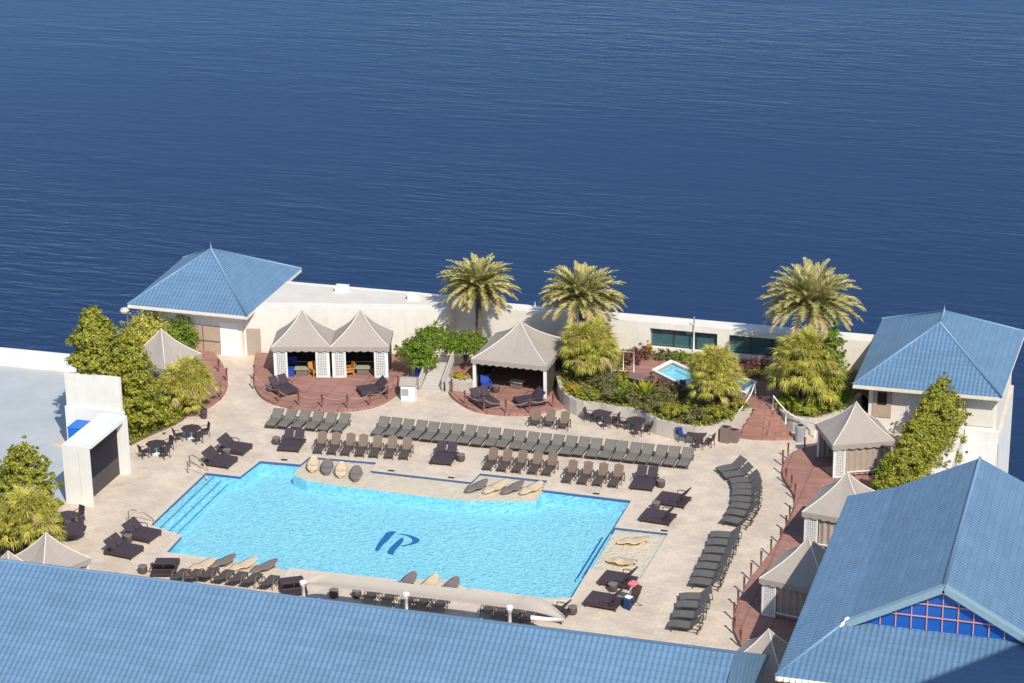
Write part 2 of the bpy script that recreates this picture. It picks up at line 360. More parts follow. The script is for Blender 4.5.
# tile edge on the top ledge nosing, entry steps on the left, bench steps on the right
for k, (dx, z) in enumerate(((.62,-.22),(1.15,-.42),(1.6,-.62))):
    b = MB(); b.box((-19.6+dx/2, (-4.0-12.45)/2+.02, (z-.95)/2), (dx-.004*k-.01, 8.38-.01*k, .95+z)); b.build('entry_step', M['pfloor'], pr)
    b = MB(); b.box((-19.6+dx-.05, (-4.0-12.45)/2+.02, z+.004), (.07, 8.3, .012)); b.build('step_edge_tile', M['logo'], pr)
for k, (dx, z) in enumerate(((.35,-.35),(.8,-.65))):
    y0, y1 = led_r[3][1]-.2, led_r[0][1]-.3
    b = MB(); b.box((XR-dx/2, (y0+y1)/2, (z-.95)/2), (dx, y1-y0, .95+z)); b.build('entry_step', M['pfloor'], pr)
    b = MB(); b.box((XR-dx+.05, (y0+y1)/2, z+.004), (.10, y1-y0, .012)); b.build('step_edge_tile', M['logo'], pr)
# floor mark: slanting I and P, mosaic on the pool floor
def fpt(zx, zy): return g2(360+zx/12.8, 520+zy/12.8, -.93)
b = MB()
def slab(pts): b.prism(pts, -.95, -.935)
slab([fpt(*p) for p in ((470,145),(410,200),(370,250),(300,310),(245,375),(225,403),(190,385),(205,345),(250,270),(310,195),(345,155),(390,143))])
slab([fpt(*p) for p in ((560,235),(540,290),(490,345),(450,385),(425,440),(365,435),(345,405),(400,335),(450,290),(490,255),(530,225))])
ou = [(495,178),(560,178),(640,192),(710,215),(755,240),(765,265),(735,290),(680,310),(610,325),(540,335),(515,325),(590,315),(640,300),(670,275),(665,245),(640,220),(590,198),(540,188)]
slab([fpt(*p) for p in ou])
b.build('floor_mark', M['logo'], pr)
b = MB(); b.prism(pool, -.07, -.07, sides=False); b.build('water_surface', M['pwater'], pr)
# skimmer lids
for px, py in ((284,459),(391,470),(451,477),(596,493),(664,530)):
    b = MB(); p = G(px, py+1.5, 0); b.box((p.x, p.y+.05, .037), (.42,.2,.02)); b.build('skimmer_lid', M['black'], pr)

# ------------------------------------------------------------------ generic building helpers
def ridgecap(mb, p, q, r=.09): mb.tube([p, q], r, 6)
def hip_roof(root, corners, ridge, cap_mat='cap', flare=0):
    """corners FL FR BR BL, ridge (front,back) points"""
    FL, FR, BR, BL = [Vector(p) for p in corners]; r0, r1 = Vector(ridge[0]), Vector(ridge[1])
    m = MB()
    def up(p): return p
    if (r1-r0).length < .01:
        m.poly([FL, FR, r0], (1,0,0)); m.poly([FR, BR, r0], (0,1,0)); m.poly([BR, BL, r0], (-1,0,0)); m.poly([BL, FL, r0], (0,-1,0))
    else:
        m.poly([FL, FR, r0], (1,0,0)); m.poly([FR, BR, r1, r0], (0,1,0)); m.poly([BR, BL, r1], (-1,0,0)); m.poly([BL, FL, r0, r1], (0,-1,0))
    roof = m.build('roof', M['roof'], root)
    c = MB()
    for a, r_ in ((FL,r0),(FR,r0),(BR,r1),(BL,r1)): ridgecap(c, a, r_)
    if (r1-r0).length > .01: ridgecap(c, r0, r1)
    c.build('ridge_cap', M[cap_mat], roof)
    f = MB(); t = .28
    fl = [FL, FR, BR, BL]; cen = (FL+FR+BR+BL)/4
    for k in range(4):
        a, b_ = fl[k], fl[(k+1)%4]; mid = (a+b_)/2; ins = (cen-mid).normalized()*.05
        f.bar(a+ins+Vector((0,0,-t/2-.01)), b_+ins+Vector((0,0,-t/2-.01)), .06, t)
    f.build('fascia', M['fascia'], root)
    s = MB(); s.poly([p+Vector((0,0,-.2)) for p in (FL, BL, BR, FR)]); s.build('soffit', M['fascia'], root)
    return roof

# left pavilion
lp = empty('left_pavilion'.replace('left_','corner_'), (0,0,0), 0, 'blue hip roofed corner pavilion with tan double door beside seawall', 'pavilion')
ze = 3.65
hip_roof(lp, [(-34.3,15.7,ze),(-24.7,15.5,ze),(-24.9,26.8,ze),(-34.9,27,ze)], [tuple(H(211,249,21.2)), tuple(H(211,249,21.2))])
b = MB(); b.prism([(-33.4,16.7),(-25.65,16.6),(-25.65,25.6),(-33.4,25.6)], -.05, ze-.1); b.build('wall', M['stucco'], lp)
ap = H(211,249,21.2); b = MB(); b.tube([ap, ap+Vector((0,0,.6))], [.06,.015], 6); b.build('finial', M['grayplastic'], lp)
dr = MB(); dx0, dx1 = g2(196,352)[0]-.6, g2(221,355)[0]
dr.box(((dx0+dx1)/2, 16.6, 1.1), (dx1-dx0, .12, 2.2)); dr = dr.build('door', M['door'], lp)
b = MB(); b.box(((dx0+dx1)/2, 16.52, 1.1), (.05,.05,2.2)); b.box(((dx0+dx1)/2, 16.52, 1.05), (dx1-dx0,.05,.07)); b.build('door_rail', M['brownplastic'], dr)
b = MB(); b.box((g2(231.5,355)[0], 16.6, 1.3), (1.45,.1,2.6)); b.build('service_panel', M['wpaint'], lp)
# right pavilion
rp = empty('corner_pavilion', (0,0,0), 0, 'blue hip roofed corner pavilion with short ridge beside tall hedge', 'pavilion')
r0 = H(940,322.5,19.6); r1 = H(945.5,312,22.0); r1.z = r0.z; r1.x = r0.x
hip_roof(rp, [(19.75,13.1,ze),(29.5,13.2,ze),(29.9,26.4,ze),(19.8,26.6,ze)], [tuple(r0), tuple(r1)])
b = MB(); b.prism([(20.7,14.3),(26.4,14.3),(26.4,14.1),(29.2,14.1),(29.2,25.2),(20.7,25.2)], -.05, ze-.1); b.build('wall', M['stucco'], rp)
b = MB(); b.prism([(27.2,13.85),(29.4,13.85),(29.4,14.2),(27.2,14.2)], -9, .9); b.build('sea_wall_face', M['white'], rp)
b = MB(); b.tube([r1, r1+Vector((0,0,.5))], [.07,.015], 6); b.build('finial', M['grayplastic'], rp)
b = MB(); p = G(866,404,1.1); b.box((21.6,14.28,2.2),(1.25,.1,2.3)); dd = b.build('door', M['door'], rp)
b = MB(); b.box((21.6,14.22,2.4),(.62,.04,.9)); b.build('door_window', M['dglass'], dd)
b = MB(); b.box((24.4,14.27,1.7),(2.2,.08,2.2)); b.build('wall_panel', M['white'], rp)
b = MB(); b.box((28.1,14.06,2.1),(1.8,.05,1.9)); b.build('recess_panel', M['fascia'], rp)

# ------------------------------------------------------------------ seawalls
def wall_with_windows(root, x0, x1, y0, y1, z0, z1, wins, m):
    """front face at y0, openings (xa,xb,za,zb) right through"""
    b = MB(); xs = x0
    za = wins[0][2]; zb = wins[0][3]
    def bx(a, b_, c_, d_): b.box(((a+b_)/2, (y0+y1)/2, (c_+d_)/2), (b_-a, y1-y0, d_-c_))
    bx(x0, x1, z0, za); bx(x0, x1, zb, z1)
    for (a, b_, _, _) in wins: bx(xs, a, za, zb); xs = b_
    bx(xs, x1, za, zb)
    return b.build('wall', m, root)
sw = empty('sea_wall', (0,0,0), 0, 'long cream seawall with two bands of sea green glass windows', 'wall')
Yw = 22.3
wa, wb = H(650,329,Yw), H(717,353,Yw); wc, wd = H(729,336,Yw), H(792,361,Yw)
zt, zb_ = 2.95, 1.5
wall_with_windows(sw, -11.0, 20.4, Yw, 23.75, 0, 3.4, [(wa.x, wb.x, zb_, zt), (wc.x, wd.x, zb_, zt)], M['stucco'])
for (a, b_, divs) in ((wa.x, wb.x, (.34,.68)), (wc.x, wd.x, (.33,.66))):
    g = MB(); g.box(((a+b_)/2, Yw+.45, (zb_+zt)/2), (b_-a+.04, .03, zt-zb_+.04)); gl = g.build('window', M['glass'], sw)
    g = MB()
    for t in divs: g.box((a+(b_-a)*t, Yw+.40, (zb_+zt)/2), (.08,.06,zt-zb_))
    for z in (zb_+.03, zt-.03): g.box(((a+b_)/2, Yw+.40, z), (b_-a, .06, .06))
    g.build('frame', M['sframe'], gl)
lw = empty('terrace_wall', (0,0,0), 0, 'broad cream wall with wide pale top behind twin cabanas', 'wall')
b = MB(); b.prism([(-25.64,17.05),(-24.4,17.35),(-11.2,20.6),(-11.0,22.3),(-11.0,23.75),(-24.9,23.75)], 0, 3.62); b.build('wall', M['stucco'], lw)
b = MB(); b.prism([(-24.9,18.6),(-11.2,21.6),(-11.1,23.2),(-24.9,23.2)], 3.62, 3.64); b.build('roof_membrane', mat('pale membrane', (.62,.58,.52), .85, .07, .5), lw)
p = G(263,354,0); dm = MB(); dm.box((0,0,1.05),(1.0,.1,2.1)); do = dm.build('door', M['door'], lw, (G(256.5,354,0).x,17.10,0), R(10))
b = MB(); b.box((0,-.06,1.1),(.7,.04,1.6)); b.build('door_louvre', M['louver'], do)
for k, (px, py, s_) in enumerate(((342,291,1.0),(414,299,.9))):
    p = G(px, py, 3.65); b = MB(); b.box((0,0,.2),(s_*.9,.6,.4)); b.box((0,0,.42),(s_*.98,.68,.05))
    o = b.build('roof_vent', M['wpaint'], None, (p.x,p.y,3.64)); tag(o, ('white vent box on wall top behind the twin cabanas','white vent box on wall top nearest the first palm')[k], 'vent', 'vent boxes on the terrace wall')
# thin poles on the seawall
for k, (px, pyt, pyb) in enumerate(((693.7,317,350),(535,302,308))):
    bp_ = H(px, pyb, 22.2 if k == 0 else 23.0); tp = H(px, pyt, bp_.y)
    b = MB(); b.tube([(0,0,0),(0,0,tp.z-bp_.z)], .05, 6); o = b.build('pole', M['wpaint'], None, bp_)
    tag(o, ('thin white pole standing in front of the seawall glass','short thin pole on seawall between two palms')[k], 'pole')
# marine lamps on the wall
def lamp(px, py, Y, zb, label):
    p = H(px, py, Y); r = empty('wall_lamp', (p.x, p.y, zb), 0, label, 'lamp', 'lamp heads along the water edge')
    h = p.z - zb
    b = MB(); b.tube([(0,0,0),(0,0,h-.1)], .07, 8); b.build('pole', M['grayplastic'], r)
    b = MB(); b.lathe([(.10,-.15),(.30,-.12),(.36,.03),(.25,.2),(.08,.25)], 12, (-.2,0,h)); b.build('lamp_head', M['concrete'], r)
lamp(127, 311, 15.5, 0, 'grey lamp head on pole left of blue pavilion roof')
lamp(438, 298, 23.2, 3.6, 'grey lamp head on seawall beside the first palm')
lamp(1016/1024*1010-171, 336, 23.2, 3.3, 'pale lamp head on wall behind third palm')

# left boundary parapets and lower roof
def simple_wall(name, pts, th, z0, z1, m, label, cat='wall'):
    b = MB()
    for i in range(len(pts)-1):
        p, q = Vector(pts[i]), Vector(pts[i+1]); d_ = (q-p).normalized(); n_ = Vector((-d_.y, d_.x))*th/2
        b.prism([tuple(p-n_), tuple(q-n_), tuple(q+n_), tuple(p+n_)], z0, z1)
    o = b.build(name, m); tag(o, label, cat); return o
rf = MB(); rf.prism([(-62,-40),(-26.6,-40),(-26.6,-2.6),(-31.5,-2.6),(-31.5,10.3),(-62,10.3)], 0, .02)
tag(rf.build('flat_roof_ground', M['frost']), 'pale blue grey flat roof surface', 'roof', kind='structure')
pa = G(0,366,0); pb = G(68,372,0)
simple_wall('parapet_wall', [(-62,pa.y+.5),(-32,pb.y+.5)], .9, 0, 1.05, M['white'], 'low white parapet at far edge of grey flat roof')
simple_wall('parapet_wall', [(-33.7,10.5),(-33.9,16.6)], .8, 0, 1.1, M['stucco'], 'cream parapet beneath left pavilion roof corner running along water')
q0 = G(64,437,0); 
qa = H(64,373,-2.2); qb = H(64,405,-2.2); qx = H(121,409,-2.2).x
b = MB(); b.prism([(qa.x,-2.2),(qx,-2.2),(qx,-1.9),(qa.x,-1.9)], 0, qa.z)
bw = b.build('planter_wall', M['stucco']); tag(bw, 'tall plain cream wall behind the screen with tree above', 'wall')
b = MB(); b.prism([(qa.x-.06,-2.38),(-26.0,-2.38),(-26.0,-2.2),(qa.x-.06,-2.2)], 0, qb.z); b.build('lower_face', M['white'], bw)
p = G(73,432,.0); b = MB(); b.box((0,0,1.25),(1.0,1.4,2.5)); b.box((0,0,2.53),(1.06,1.46,.06))
tag(b.build('storage_box', mat('bright blue tarp', (.01,.16,.60), .5, .08, 3), None, (-28.35,-4.2,0)), 'bright blue box tucked behind the screen wall', 'box')
# screen wall
sc_ = empty('screen_wall', (-25.3,-8,0), 0, 'white boxed wall holding a large dark video screen', 'screen wall')
x0, x1, y0, y1, zt = -.85, 1.0, -2.85, 2.75, 4.0
b = MB(); b.box(((x0+x1)/2-.35, 0, zt/2), (x1-x0-.7, y1-y0, zt)); b.box((x1-.35,(y0+.1),zt/2),(.7,.2,zt)); b.box((x1-.35,(y1-.2),zt/2),(.7,.40,zt)); b.box((x1-.35,(y0+y1)/2-.1,zt-.12),(.7,y1-y0-1.0,.24))
b.build('wall', M['white'], sc_)
b = MB(); b.box((x1-.66, -.06, 2.5), (.08, y1-y0-.6, 2.5)); b.build('video_screen', M['screen'], sc_)
b = MB(); b.box((x1-.66, -.06, .62), (.08, y1-y0-.6, 1.24)); b.build('lower_panel', mat('shade toned taupe panel', (.09,.08,.078), .8, .08, 1, spec=.1), sc_)  # shade of the recess is put into this panel's dark colour

# right boundary parapet
simple_wall('parapet_wall', [(26.3,13.7),(26.3,-6.5)], 1.7, 0, 1.2, M['white'], 'broad white parapet along the right edge beyond tall hedge')

# ------------------------------------------------------------------ big roofs
fb = empty('poolside_building', (0,0,0), 0, 'long blue tiled roof of the building across the photo bottom', 'building')
rz_ = 8.0; RL = Vector((-52,-34.4,rz_)); RE = Vector(G(735,652,rz_)); RE.y = -34.4; ez = 4.0
BE = Vector(G(770,655,ez)); BE.y = -26.7; E2 = Vector((BE.x,-46.0,ez)); C2 = Vector((RE.x-.3, -40.5, rz_-6.1*.48))
FRr = Vector((RE.x-.6,-46,rz_-11.6*.48)); FLl = Vector((-52,-46,rz_-11.6*.48)); BLl = Vector((-52,-26.7,ez))
m = MB(); m.poly([FLl, FRr, C2, RE, RL], (1,0,0)); m.poly([BE, BLl, RL, RE], (-1,0,0)); m.poly([C2, FRr, E2, RE], (0,1,0)); m.poly([E2, BE, RE], (0,1,0))
rr = m.build('roof', M['roof'], fb)
c = MB(); ridgecap(c, RL, RE, .07)
for k in range(20):
    t = (k+.5+rnd.uniform(-.3,.3))/20; p = RL.lerp(RE, t); c.box(p+Vector((0,0,.08)), (.10,.10,.08))
c.build('ridge_cap', M['cap'], rr)
b = MB(); b.prism([(-51,-45),(20.6,-45),(20.6,-28),(-51,-28)], 0, 2.45); b.build('wall', M['stucco'], fb)
bb = empty('gabled_building', (0,0,0), 0, 'large blue roofed building with gridded cobalt gable window', 'building')
ex = 23.36; rx = 30.55; ex2 = 37.74; ZR = 10.5; ZE = 7.0; RA = 4.54; XB = rx-RA
def prof(x):
    a = abs(x-rx); return ZR - a*.56 if a < RA else ZR-RA*.56 - (a-RA)*((ZR-RA*.56-ZE)/(7.19-RA))
yb, yg, yf = -12.65, -29.59, -34.32
yr = -13.69
m = MB(); pts = []
def back_y(z): return yb + (z-ZE)/3.5*(yr-yb)
# slopes: lower-left strip, upper-left, mirrored
def zl(x): return prof(x)
for sgn in (1,-1):
    X = (lambda x: x) if sgn == 1 else (lambda x: 2*rx-x)
    A = (X(ex), yb, ZE); B = (X(XB), back_y(prof(XB)), prof(XB)); Cc = (rx, yr, ZR); D = (rx, yg-.25, ZR); Eq = (X(XB), yg-.25, prof(XB)); Fq = (X(ex), yf, ZE)
    q1 = [A, Fq, Eq, B]; q2 = [B, Eq, D, Cc]
    if sgn == -1: q1.reverse(); q2.reverse()
    ua = (0,-1,0) if sgn == 1 else (0,1,0)
    m.poly(q1, ua); m.poly(q2, ua)
m.poly([(ex,yf,ZE),(ex2,yf,ZE),(rx+RA,yg,prof(XB)),(XB,yg,prof(XB))], (1,0,0))
m.poly([(ex2,yb,ZE),(ex,yb,ZE),(XB,back_y(prof(XB)),prof(XB)),(rx,yr,ZR),(rx+RA,back_y(prof(XB)),prof(XB))], (-1,0,0))
rr = m.build('roof', M['roof'], bb)
c = MB(); ridgecap(c, (rx,yr,ZR+.02), (rx,yg-.25,ZR+.02)); ridgecap(c, (ex,yf,ZE+.03), (XB,yg,prof(XB)+.03)); ridgecap(c, (ex2,yf,ZE+.03), (2*rx-XB,yg,prof(XB)+.03))
c.build('ridge_cap', M['cap'], rr)
c = MB(); c.lathe([(.16,0),(.18,.1),(.08,.2)], 10, (XB,yg-.1,prof(XB))); c.tube([(XB,yg-.1,prof(XB)+.06),(XB-.33,yg-.6,prof(XB)-.12)],.1,6); c.build('ridge_end', M['wpaint'], rr)
# rake boards + window
rk = MB()
for s_ in (1,-1):
    a = Vector((rx, yg-.22, ZR-.12)); e = Vector((rx-s_*RA, yg-.22, prof(XB)-.05)); rk.bar(a, e, .42, .32, up=(0,0,1))
rk.build('rake_board', M['gdeck'], bb)
zg = prof(XB)
gw = MB(); gw.poly([(XB+.3,yg-.05,zg-.1),(2*rx-XB-.3,yg-.05,zg-.1),(rx,yg-.05,ZR-.2)]); gwin = gw.build('gable_window', M['cobalt'], bb)
mu = MB(); wz0 = zg+.05
for k in range(-5,6):
    x = rx + k*.74; top = min(ZR-.35, ZR-.25-abs(x-rx)*.54)
    if top > wz0+.12: mu.box((x, yg-.12, (wz0+top)/2), (.055,.05,top-wz0))
for z in (zg+.75, zg+1.42, zg+2.06):
    hw = max(0,(ZR-.28-z)/.54-.05); mu.box((rx, yg-.13, z), (2*hw, .05, .055))
for s_ in (1,-1): mu.bar((rx,yg-.12,ZR-.34),(rx-s_*4.1,yg-.12,ZR-.34-4.1*.55),.05,.06)
mu.build('mullion', M['mullion'], gwin)
f = MB(); f.bar((ex,yf+.06,ZE-.13),(ex2,yf+.06,ZE-.13),.1,.24); f.bar((ex+.06,yf,ZE-.13),(ex+.06,yb,ZE-.13),.1,.24); f.bar((ex,yb-.06,ZE-.13),(ex2,yb-.06,ZE-.13),.1,.24); f.build('fascia', M['fascia'], bb)
dt = MB()
for k in range(48): dt.box((ex+.2+k*.295, yf-.02, ZE-.14), (.16,.08,.2))
dt.build('dentil_trim', M['wpaint'], bb)
b = MB(); b.prism([(24.5,-33.2),(36.7,-33.2),(36.7,-13.7),(24.5,-13.7)], 0, ZE-.1); b.build('wall', M['stucco'], bb)
b = MB(); b.prism([(rx-4.35,yg-.02),(rx+4.35,yg-.02),(rx+4.35,yg+.3),(rx-4.35,yg+.3)], ZE, zg-.1); b.build('gable_base', M['gdeck'], bb)
# small lower blue canopy roof next to the right pavilion wall
# neighbouring hotel wing, outside the frame, whose shade falls across the gabled roof
S1 = G(915,683,7.4); S2 = G(1034,640,7.4)
sund = Vector((.62,-.785,0)).normalized(); el = R(44); TH = 30
off = sund * ((TH-7.4)/math.tan(el))
A1, A2 = S1+off, S2+off; dirv = (A2-A1).normalized(); nrm = Vector((dirv.y,-dirv.x,0)); A1 = A1 - dirv*1.0
tw = empty('hotel_wing', (A1.x, A1.y, 0), 0, 'concrete hotel wing whose shadow falls on the gabled roof', 'building')
b = MB(); loc = [Vector((0,0,0)), dirv*30, dirv*30+nrm*16, nrm*16]
b.prism([(p.x,p.y) for p in loc], 0, TH); b.build('wall', M['tower'], tw)
b = MB()
for fl in range(8):
    for k in range(7):
        p = dirv*(3+k*3.8) - nrm*.03; b.box((p.x,p.y,3+fl*3.4),(2.2,.1,1.8), rz=math.atan2(dirv.y,dirv.x))
b.build('window', M['towerglass'], tw)

# ------------------------------------------------------------------ timber decks with rope rails
def smooth(pts, it=2):
    for _ in range(it):
        o = [pts[0]]
        for i in range(len(pts)-1):
            p, q = Vector(pts[i]), Vector(pts[i+1]); o += [tuple(p*.75+q*.25), tuple(p*.25+q*.75)]
        o.append(pts[-1]); pts = o
    return pts
ZD = .22
def deck_area(edge_px, back, name, label):
    front = smooth([g2(x, y, ZD) for x, y in edge_px])
    b = MB(); b.prism(front + back, 0, ZD); o = b.build(name, M['wood']); tag(o, label, 'deck', kind='structure'); return front
def rail(px_posts, label, rope=True, h=.95, tops=()):
    P0 = [G(x, y, ZD) for x, y in px_posts]; c0 = P0[0]
    r = empty('rope_railing', c0, 0, label, 'railing', 'rope railings edging the red timber decks')
    for k, p in enumerate(P0):
        b = MB(); q = p-c0; b.tube([q, q+Vector((0,0,h))], .06, 6); b.lathe([(.09,0),(.09,.04),(.03,.06)], 8, q+Vector((0,0,h)))
        b.build('post', M['post'], r)
    if rope:
        b = MB()
        for k in range(len(P0)-1):
            a, e = P0[k]-c0+Vector((0,0,h-.08)), P0[k+1]-c0+Vector((0,0,h-.08))
            if (e-a).length > 6: continue
            b.tube([a.lerp(e,t/6)-Vector((0,0,.28*math.sin(PI*t/6))) for t in range(7)], .022, 5)
        b.build('rope', M['rope'], r)
deck_area([(256,352),(254,365),(254,383),(258,393),(267.5,400),(283,405),(300,407.5),(325,409.5),(347.5,409.5),(363,407.5),(375,405),(389,399),(400,390),(407,381),(410,372),(411,357)], [(-12.2,20.2),(-24.0,17.3)], 'cabana_deck', 'red timber deck under the twin cabanas')
rail([(254.5,378),(254,387),(279,402.5),(299,405.5),(322.5,407.5),(347.5,408),(370,405.5),(388,399),(398,389)], 'rope railing round the curved deck of the twin cabanas')
deck_area([(452,366),(448,389),(451.5,396),(463,404),(474,409),(483,411),(506,413.5),(529.5,413.5),(550,409),(567,405.5),(568,400),(560,386),(557,370)], [(-1.6,20.5),(-8.5,20.5)], 'cabana_deck', 'red timber deck under the open cabana')
rail([(452,392),(465,404),(484,411),(506,413),(529.5,413),(553,407)], 'rope railing in front of the open centre cabana')
deck_area([(205,345),(214,352),(222,362),(227,374),(228,385),(222,396),(214,402),(205,408),(190,414)], [(-30.5,8.5),(-30.5,15)], 'cabana_deck', 'red timber deck beside the leafy cabana')
rail([(205,350),(219,372),(227,381),(221,398),(210,404)], 'rope railing by the cabana below the pavilion', rope=False)
edgeR = [(812,446),(800,448.5),(790,453),(784,462),(782,472),(784,479),(790,487),(795,496),(795,506),(789,520),(782,535),(776,545),(770,553),(761,565),(751,577),(744,591),(738,604),(734,617),(734,631),(741,645),(752,660)]
deck_area(edgeR, [(19.9,-30),(26,-26),(25.4,12.5),(20.5,12.8)], 'cabana_deck', 'long curving red timber deck under the row of closed cabanas')
rail([(804.5,450),(788,456),(782.7,463),(782.5,471.5),(786,481),(791.5,488),(795,496.5),(794,507),(789.5,519),(786,529),(780.5,541),(771,553),(761,565),(751,577),(744,591),(738,604),(734,617),(734.5,631),(740.5,644)], 'long row of red brown posts curving beside the closed cabanas', h=.85, rope=False)

# ------------------------------------------------------------------ cabanas
def lattice(mb, x0, x1, z0, z1, y, ax='x'):
    def B(cx, cz, sx, sz):
        if ax == 'x': mb.box((cx, y, cz), (sx, .04, sz))
        else: mb.box((y, cx, cz), (.04, sx, sz))
    for x in (x0+.04, x1-.04): B(x, (z0+z1)/2, .09, z1-z0)
    for z in (z0+.04, z1-.04): B((x0+x1)/2, z, x1-x0-.18, .09)
    n = max(2, int((x1-x0)/.125))
    for i in range(1, n): B(x0+(x1-x0)*i/n, (z0+z1)/2, .05, z1-z0-.18)
    n = int((z1-z0)/.125)
    for i in range(1, n): B((x0+x1)/2, z0+(z1-z0)*i/n, x1-x0-.18, .05)
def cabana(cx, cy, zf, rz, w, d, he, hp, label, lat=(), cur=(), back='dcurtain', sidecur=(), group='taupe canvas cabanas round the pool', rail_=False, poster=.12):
    r = empty('cabana', (cx, cy, zf), rz, label, 'cabana', group)
    hw, hd = w/2, d/2
    # tent roof
    m = MB(); N_ = 8; ov = .12
    def zz(t): return he + (hp-he)*(.72*t + .28*t**3)
    rings = []
    for k in range(N_+1):
        t = k/N_; s = 1-t; i = len(m.v); rings.append(i)
        for (sx, sy) in ((-1,-1),(0,-1),(1,-1),(1,0),(1,1),(0,1),(-1,1),(-1,0)):
            sag = -.10*math.sin(PI*t)*(1 if sx == 0 or sy == 0 else 0)
            m.v.append(((hw+ov)*s*sx, (hd+ov)*s*sy, zz(t)+sag))
    for k in range(N_):
        a, b_ = rings[k], rings[k+1]
        for j in range(8): m.face([a+j, a+(j+1)%8, b_+(j+1)%8, b_+j])
    roof = m.build('canopy', M['fabric'], r)
    # valance, scalloped
    v = MB()
    for (ax, ay, bx_, by_) in ((-1,-1,1,-1),(1,-1,1,1),(1,1,-1,1),(-1,1,-1,-1)):
        A = Vector((ax*(hw+ov+.01), ay*(hd+ov+.01), he)); B = Vector((bx_*(hw+ov+.01), by_*(hd+ov+.01), he)); L = (B-A).length; n_ = int(L/.12)
        for k in range(n_):
            t0, t1 = k/n_, (k+1)/n_
            def dz(t): return -.26 - .10*abs(math.sin(PI*t*L/.55))
            p, q = A.lerp(B,t0), A.lerp(B,t1); v.poly([p+Vector((0,0,dz(t0))), q+Vector((0,0,dz(t1))), q, p])
    va = v.build('valance', M['fabric'], roof)
    pi = MB()
    for (sx, sy) in ((-1,-1),(1,-1),(1,1),(-1,1)):
        pi.tube([((hw+ov)*(1-k/N_)*sx, (hd+ov)*(1-k/N_)*sy, zz(k/N_)+.015) for k in range(N_+1)], .035, 5)
    pi.build('piping', M['piping'], roof)
    for (sx, sy) in ((-1,-1),(1,-1),(1,1),(-1,1)):
        b = MB(); b.box((sx*(hw-.06), sy*(hd-.06), he/2), (poster,poster,he)); b.build('post', M['wpaint'], r)
    for (a, b_, side) in lat:
        l = MB()
        if side == 'f': lattice(l, a, b_, .02, he-.05, -hd)
        elif side == 'l': lattice(l, a, b_, .02, he-.05, -hw, 'y')
        else: lattice(l, a, b_, .02, he-.05, hw, 'y')
        l.build('lattice_panel', M['wpaint'], r)
    def drape(mb, p, q, z0, z1, amp=.04):
        p, q = Vector(p), Vector(q); L = (q-p).length; n_ = max(6, int(L/.08)); dn = Vector((-(q-p).y,(q-p).x,0)).normalized()
        for k in range(n_):
            a = p.lerp(q,k/n_)+dn*amp*math.sin(k*1.3); e = p.lerp(q,(k+1)/n_)+dn*amp*math.sin((k+1)*1.3)
            mb.poly([(a.x,a.y,z0),(e.x,e.y,z0),(e.x,e.y,z1),(a.x,a.y,z1)])
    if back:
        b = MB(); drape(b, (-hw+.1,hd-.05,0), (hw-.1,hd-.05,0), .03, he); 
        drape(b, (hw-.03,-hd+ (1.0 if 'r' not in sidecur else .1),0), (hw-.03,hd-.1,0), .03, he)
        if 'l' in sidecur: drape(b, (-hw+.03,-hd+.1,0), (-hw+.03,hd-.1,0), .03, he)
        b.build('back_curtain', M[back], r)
    for (a, b_) in cur:
        b = MB(); drape(b, (a,-hd+.06,0), (b_,-hd+.06,0), .12, he); b.build('front_curtain', M['curtain'], r)
    if rail_:
        b = MB(); b.box(((cur[0][0]+cur[0][1])/2, -hd-.02, .35), (cur[0][1]-cur[0][0], .06, .07)); b.build('bottom_rail', M['wpaint'], r)
    return r
def from_FL(FLpx, z, rz, w, d):
    p = G(*FLpx, z); c, s = math.cos(rz), math.sin(rz)
    return p.x + c*w/2 - s*d/2, p.y + s*w/2 + c*d/2
twc = []
for k, FLp in enumerate(((273,347.5),(331.5,347.5))):
    cx, cy = from_FL(FLp, ZD+2.3, R(15), 4.0, 3.3); twc.append((cx,cy))
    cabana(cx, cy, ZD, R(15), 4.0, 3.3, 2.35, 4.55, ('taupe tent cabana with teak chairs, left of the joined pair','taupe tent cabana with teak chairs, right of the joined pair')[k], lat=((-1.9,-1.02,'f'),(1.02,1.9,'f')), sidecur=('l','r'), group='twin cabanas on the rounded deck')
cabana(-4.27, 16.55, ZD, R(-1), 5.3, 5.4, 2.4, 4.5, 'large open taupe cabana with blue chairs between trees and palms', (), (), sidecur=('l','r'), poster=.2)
def cab_at(FL, z, rz, w, d, label, hp=4.4, he=2.3, **k):
    cx, cy = from_FL(FL, z, rz, w, d); return cabana(cx, cy, ZD, rz, w, d, he, hp, label, **k)
cab_at((834,445), ZD+2.3, R(26), 3.9, 3.6, 'closed taupe cabana nearest the stairs and corner pavilion', lat=((-1.9,-1.15,'f'),), cur=((-1.1,1.9),), rail_=True, group='closed cabanas along the curving deck', back='curtain', sidecur=('r',))
cab_at((804.5,511.5), ZD+2.3, R(-8), 3.9, 3.9, 'closed taupe cabana, second along the curving deck from the stairs', lat=((-1.9,-1.1,'f'),), cur=((-1.05,1.9),), rail_=True, group='closed cabanas along the curving deck', back='curtain', sidecur=('r',))
cab_at((762,578), ZD+2.3, R(-11), 3.9, 3.9, 'closed taupe cabana, third along the deck, half hidden by gabled roof', lat=((-1.9,-1.1,'f'),), cur=((-1.05,1.9),), rail_=True, group='closed cabanas along the curving deck', back='curtain', sidecur=('r',))
p4 = G(768.5,629,4.4+ZD); cabana(p4.x, p4.y, ZD, R(-14), 3.9, 3.9, 2.3, 4.4, 'closed taupe cabana nearest the bottom, only its peak showing', cur=((-1.9,1.9),), group='closed cabanas along the curving deck', back='curtain', sidecur=('r',))
pk = G(161,328.5,4.4+ZD); 
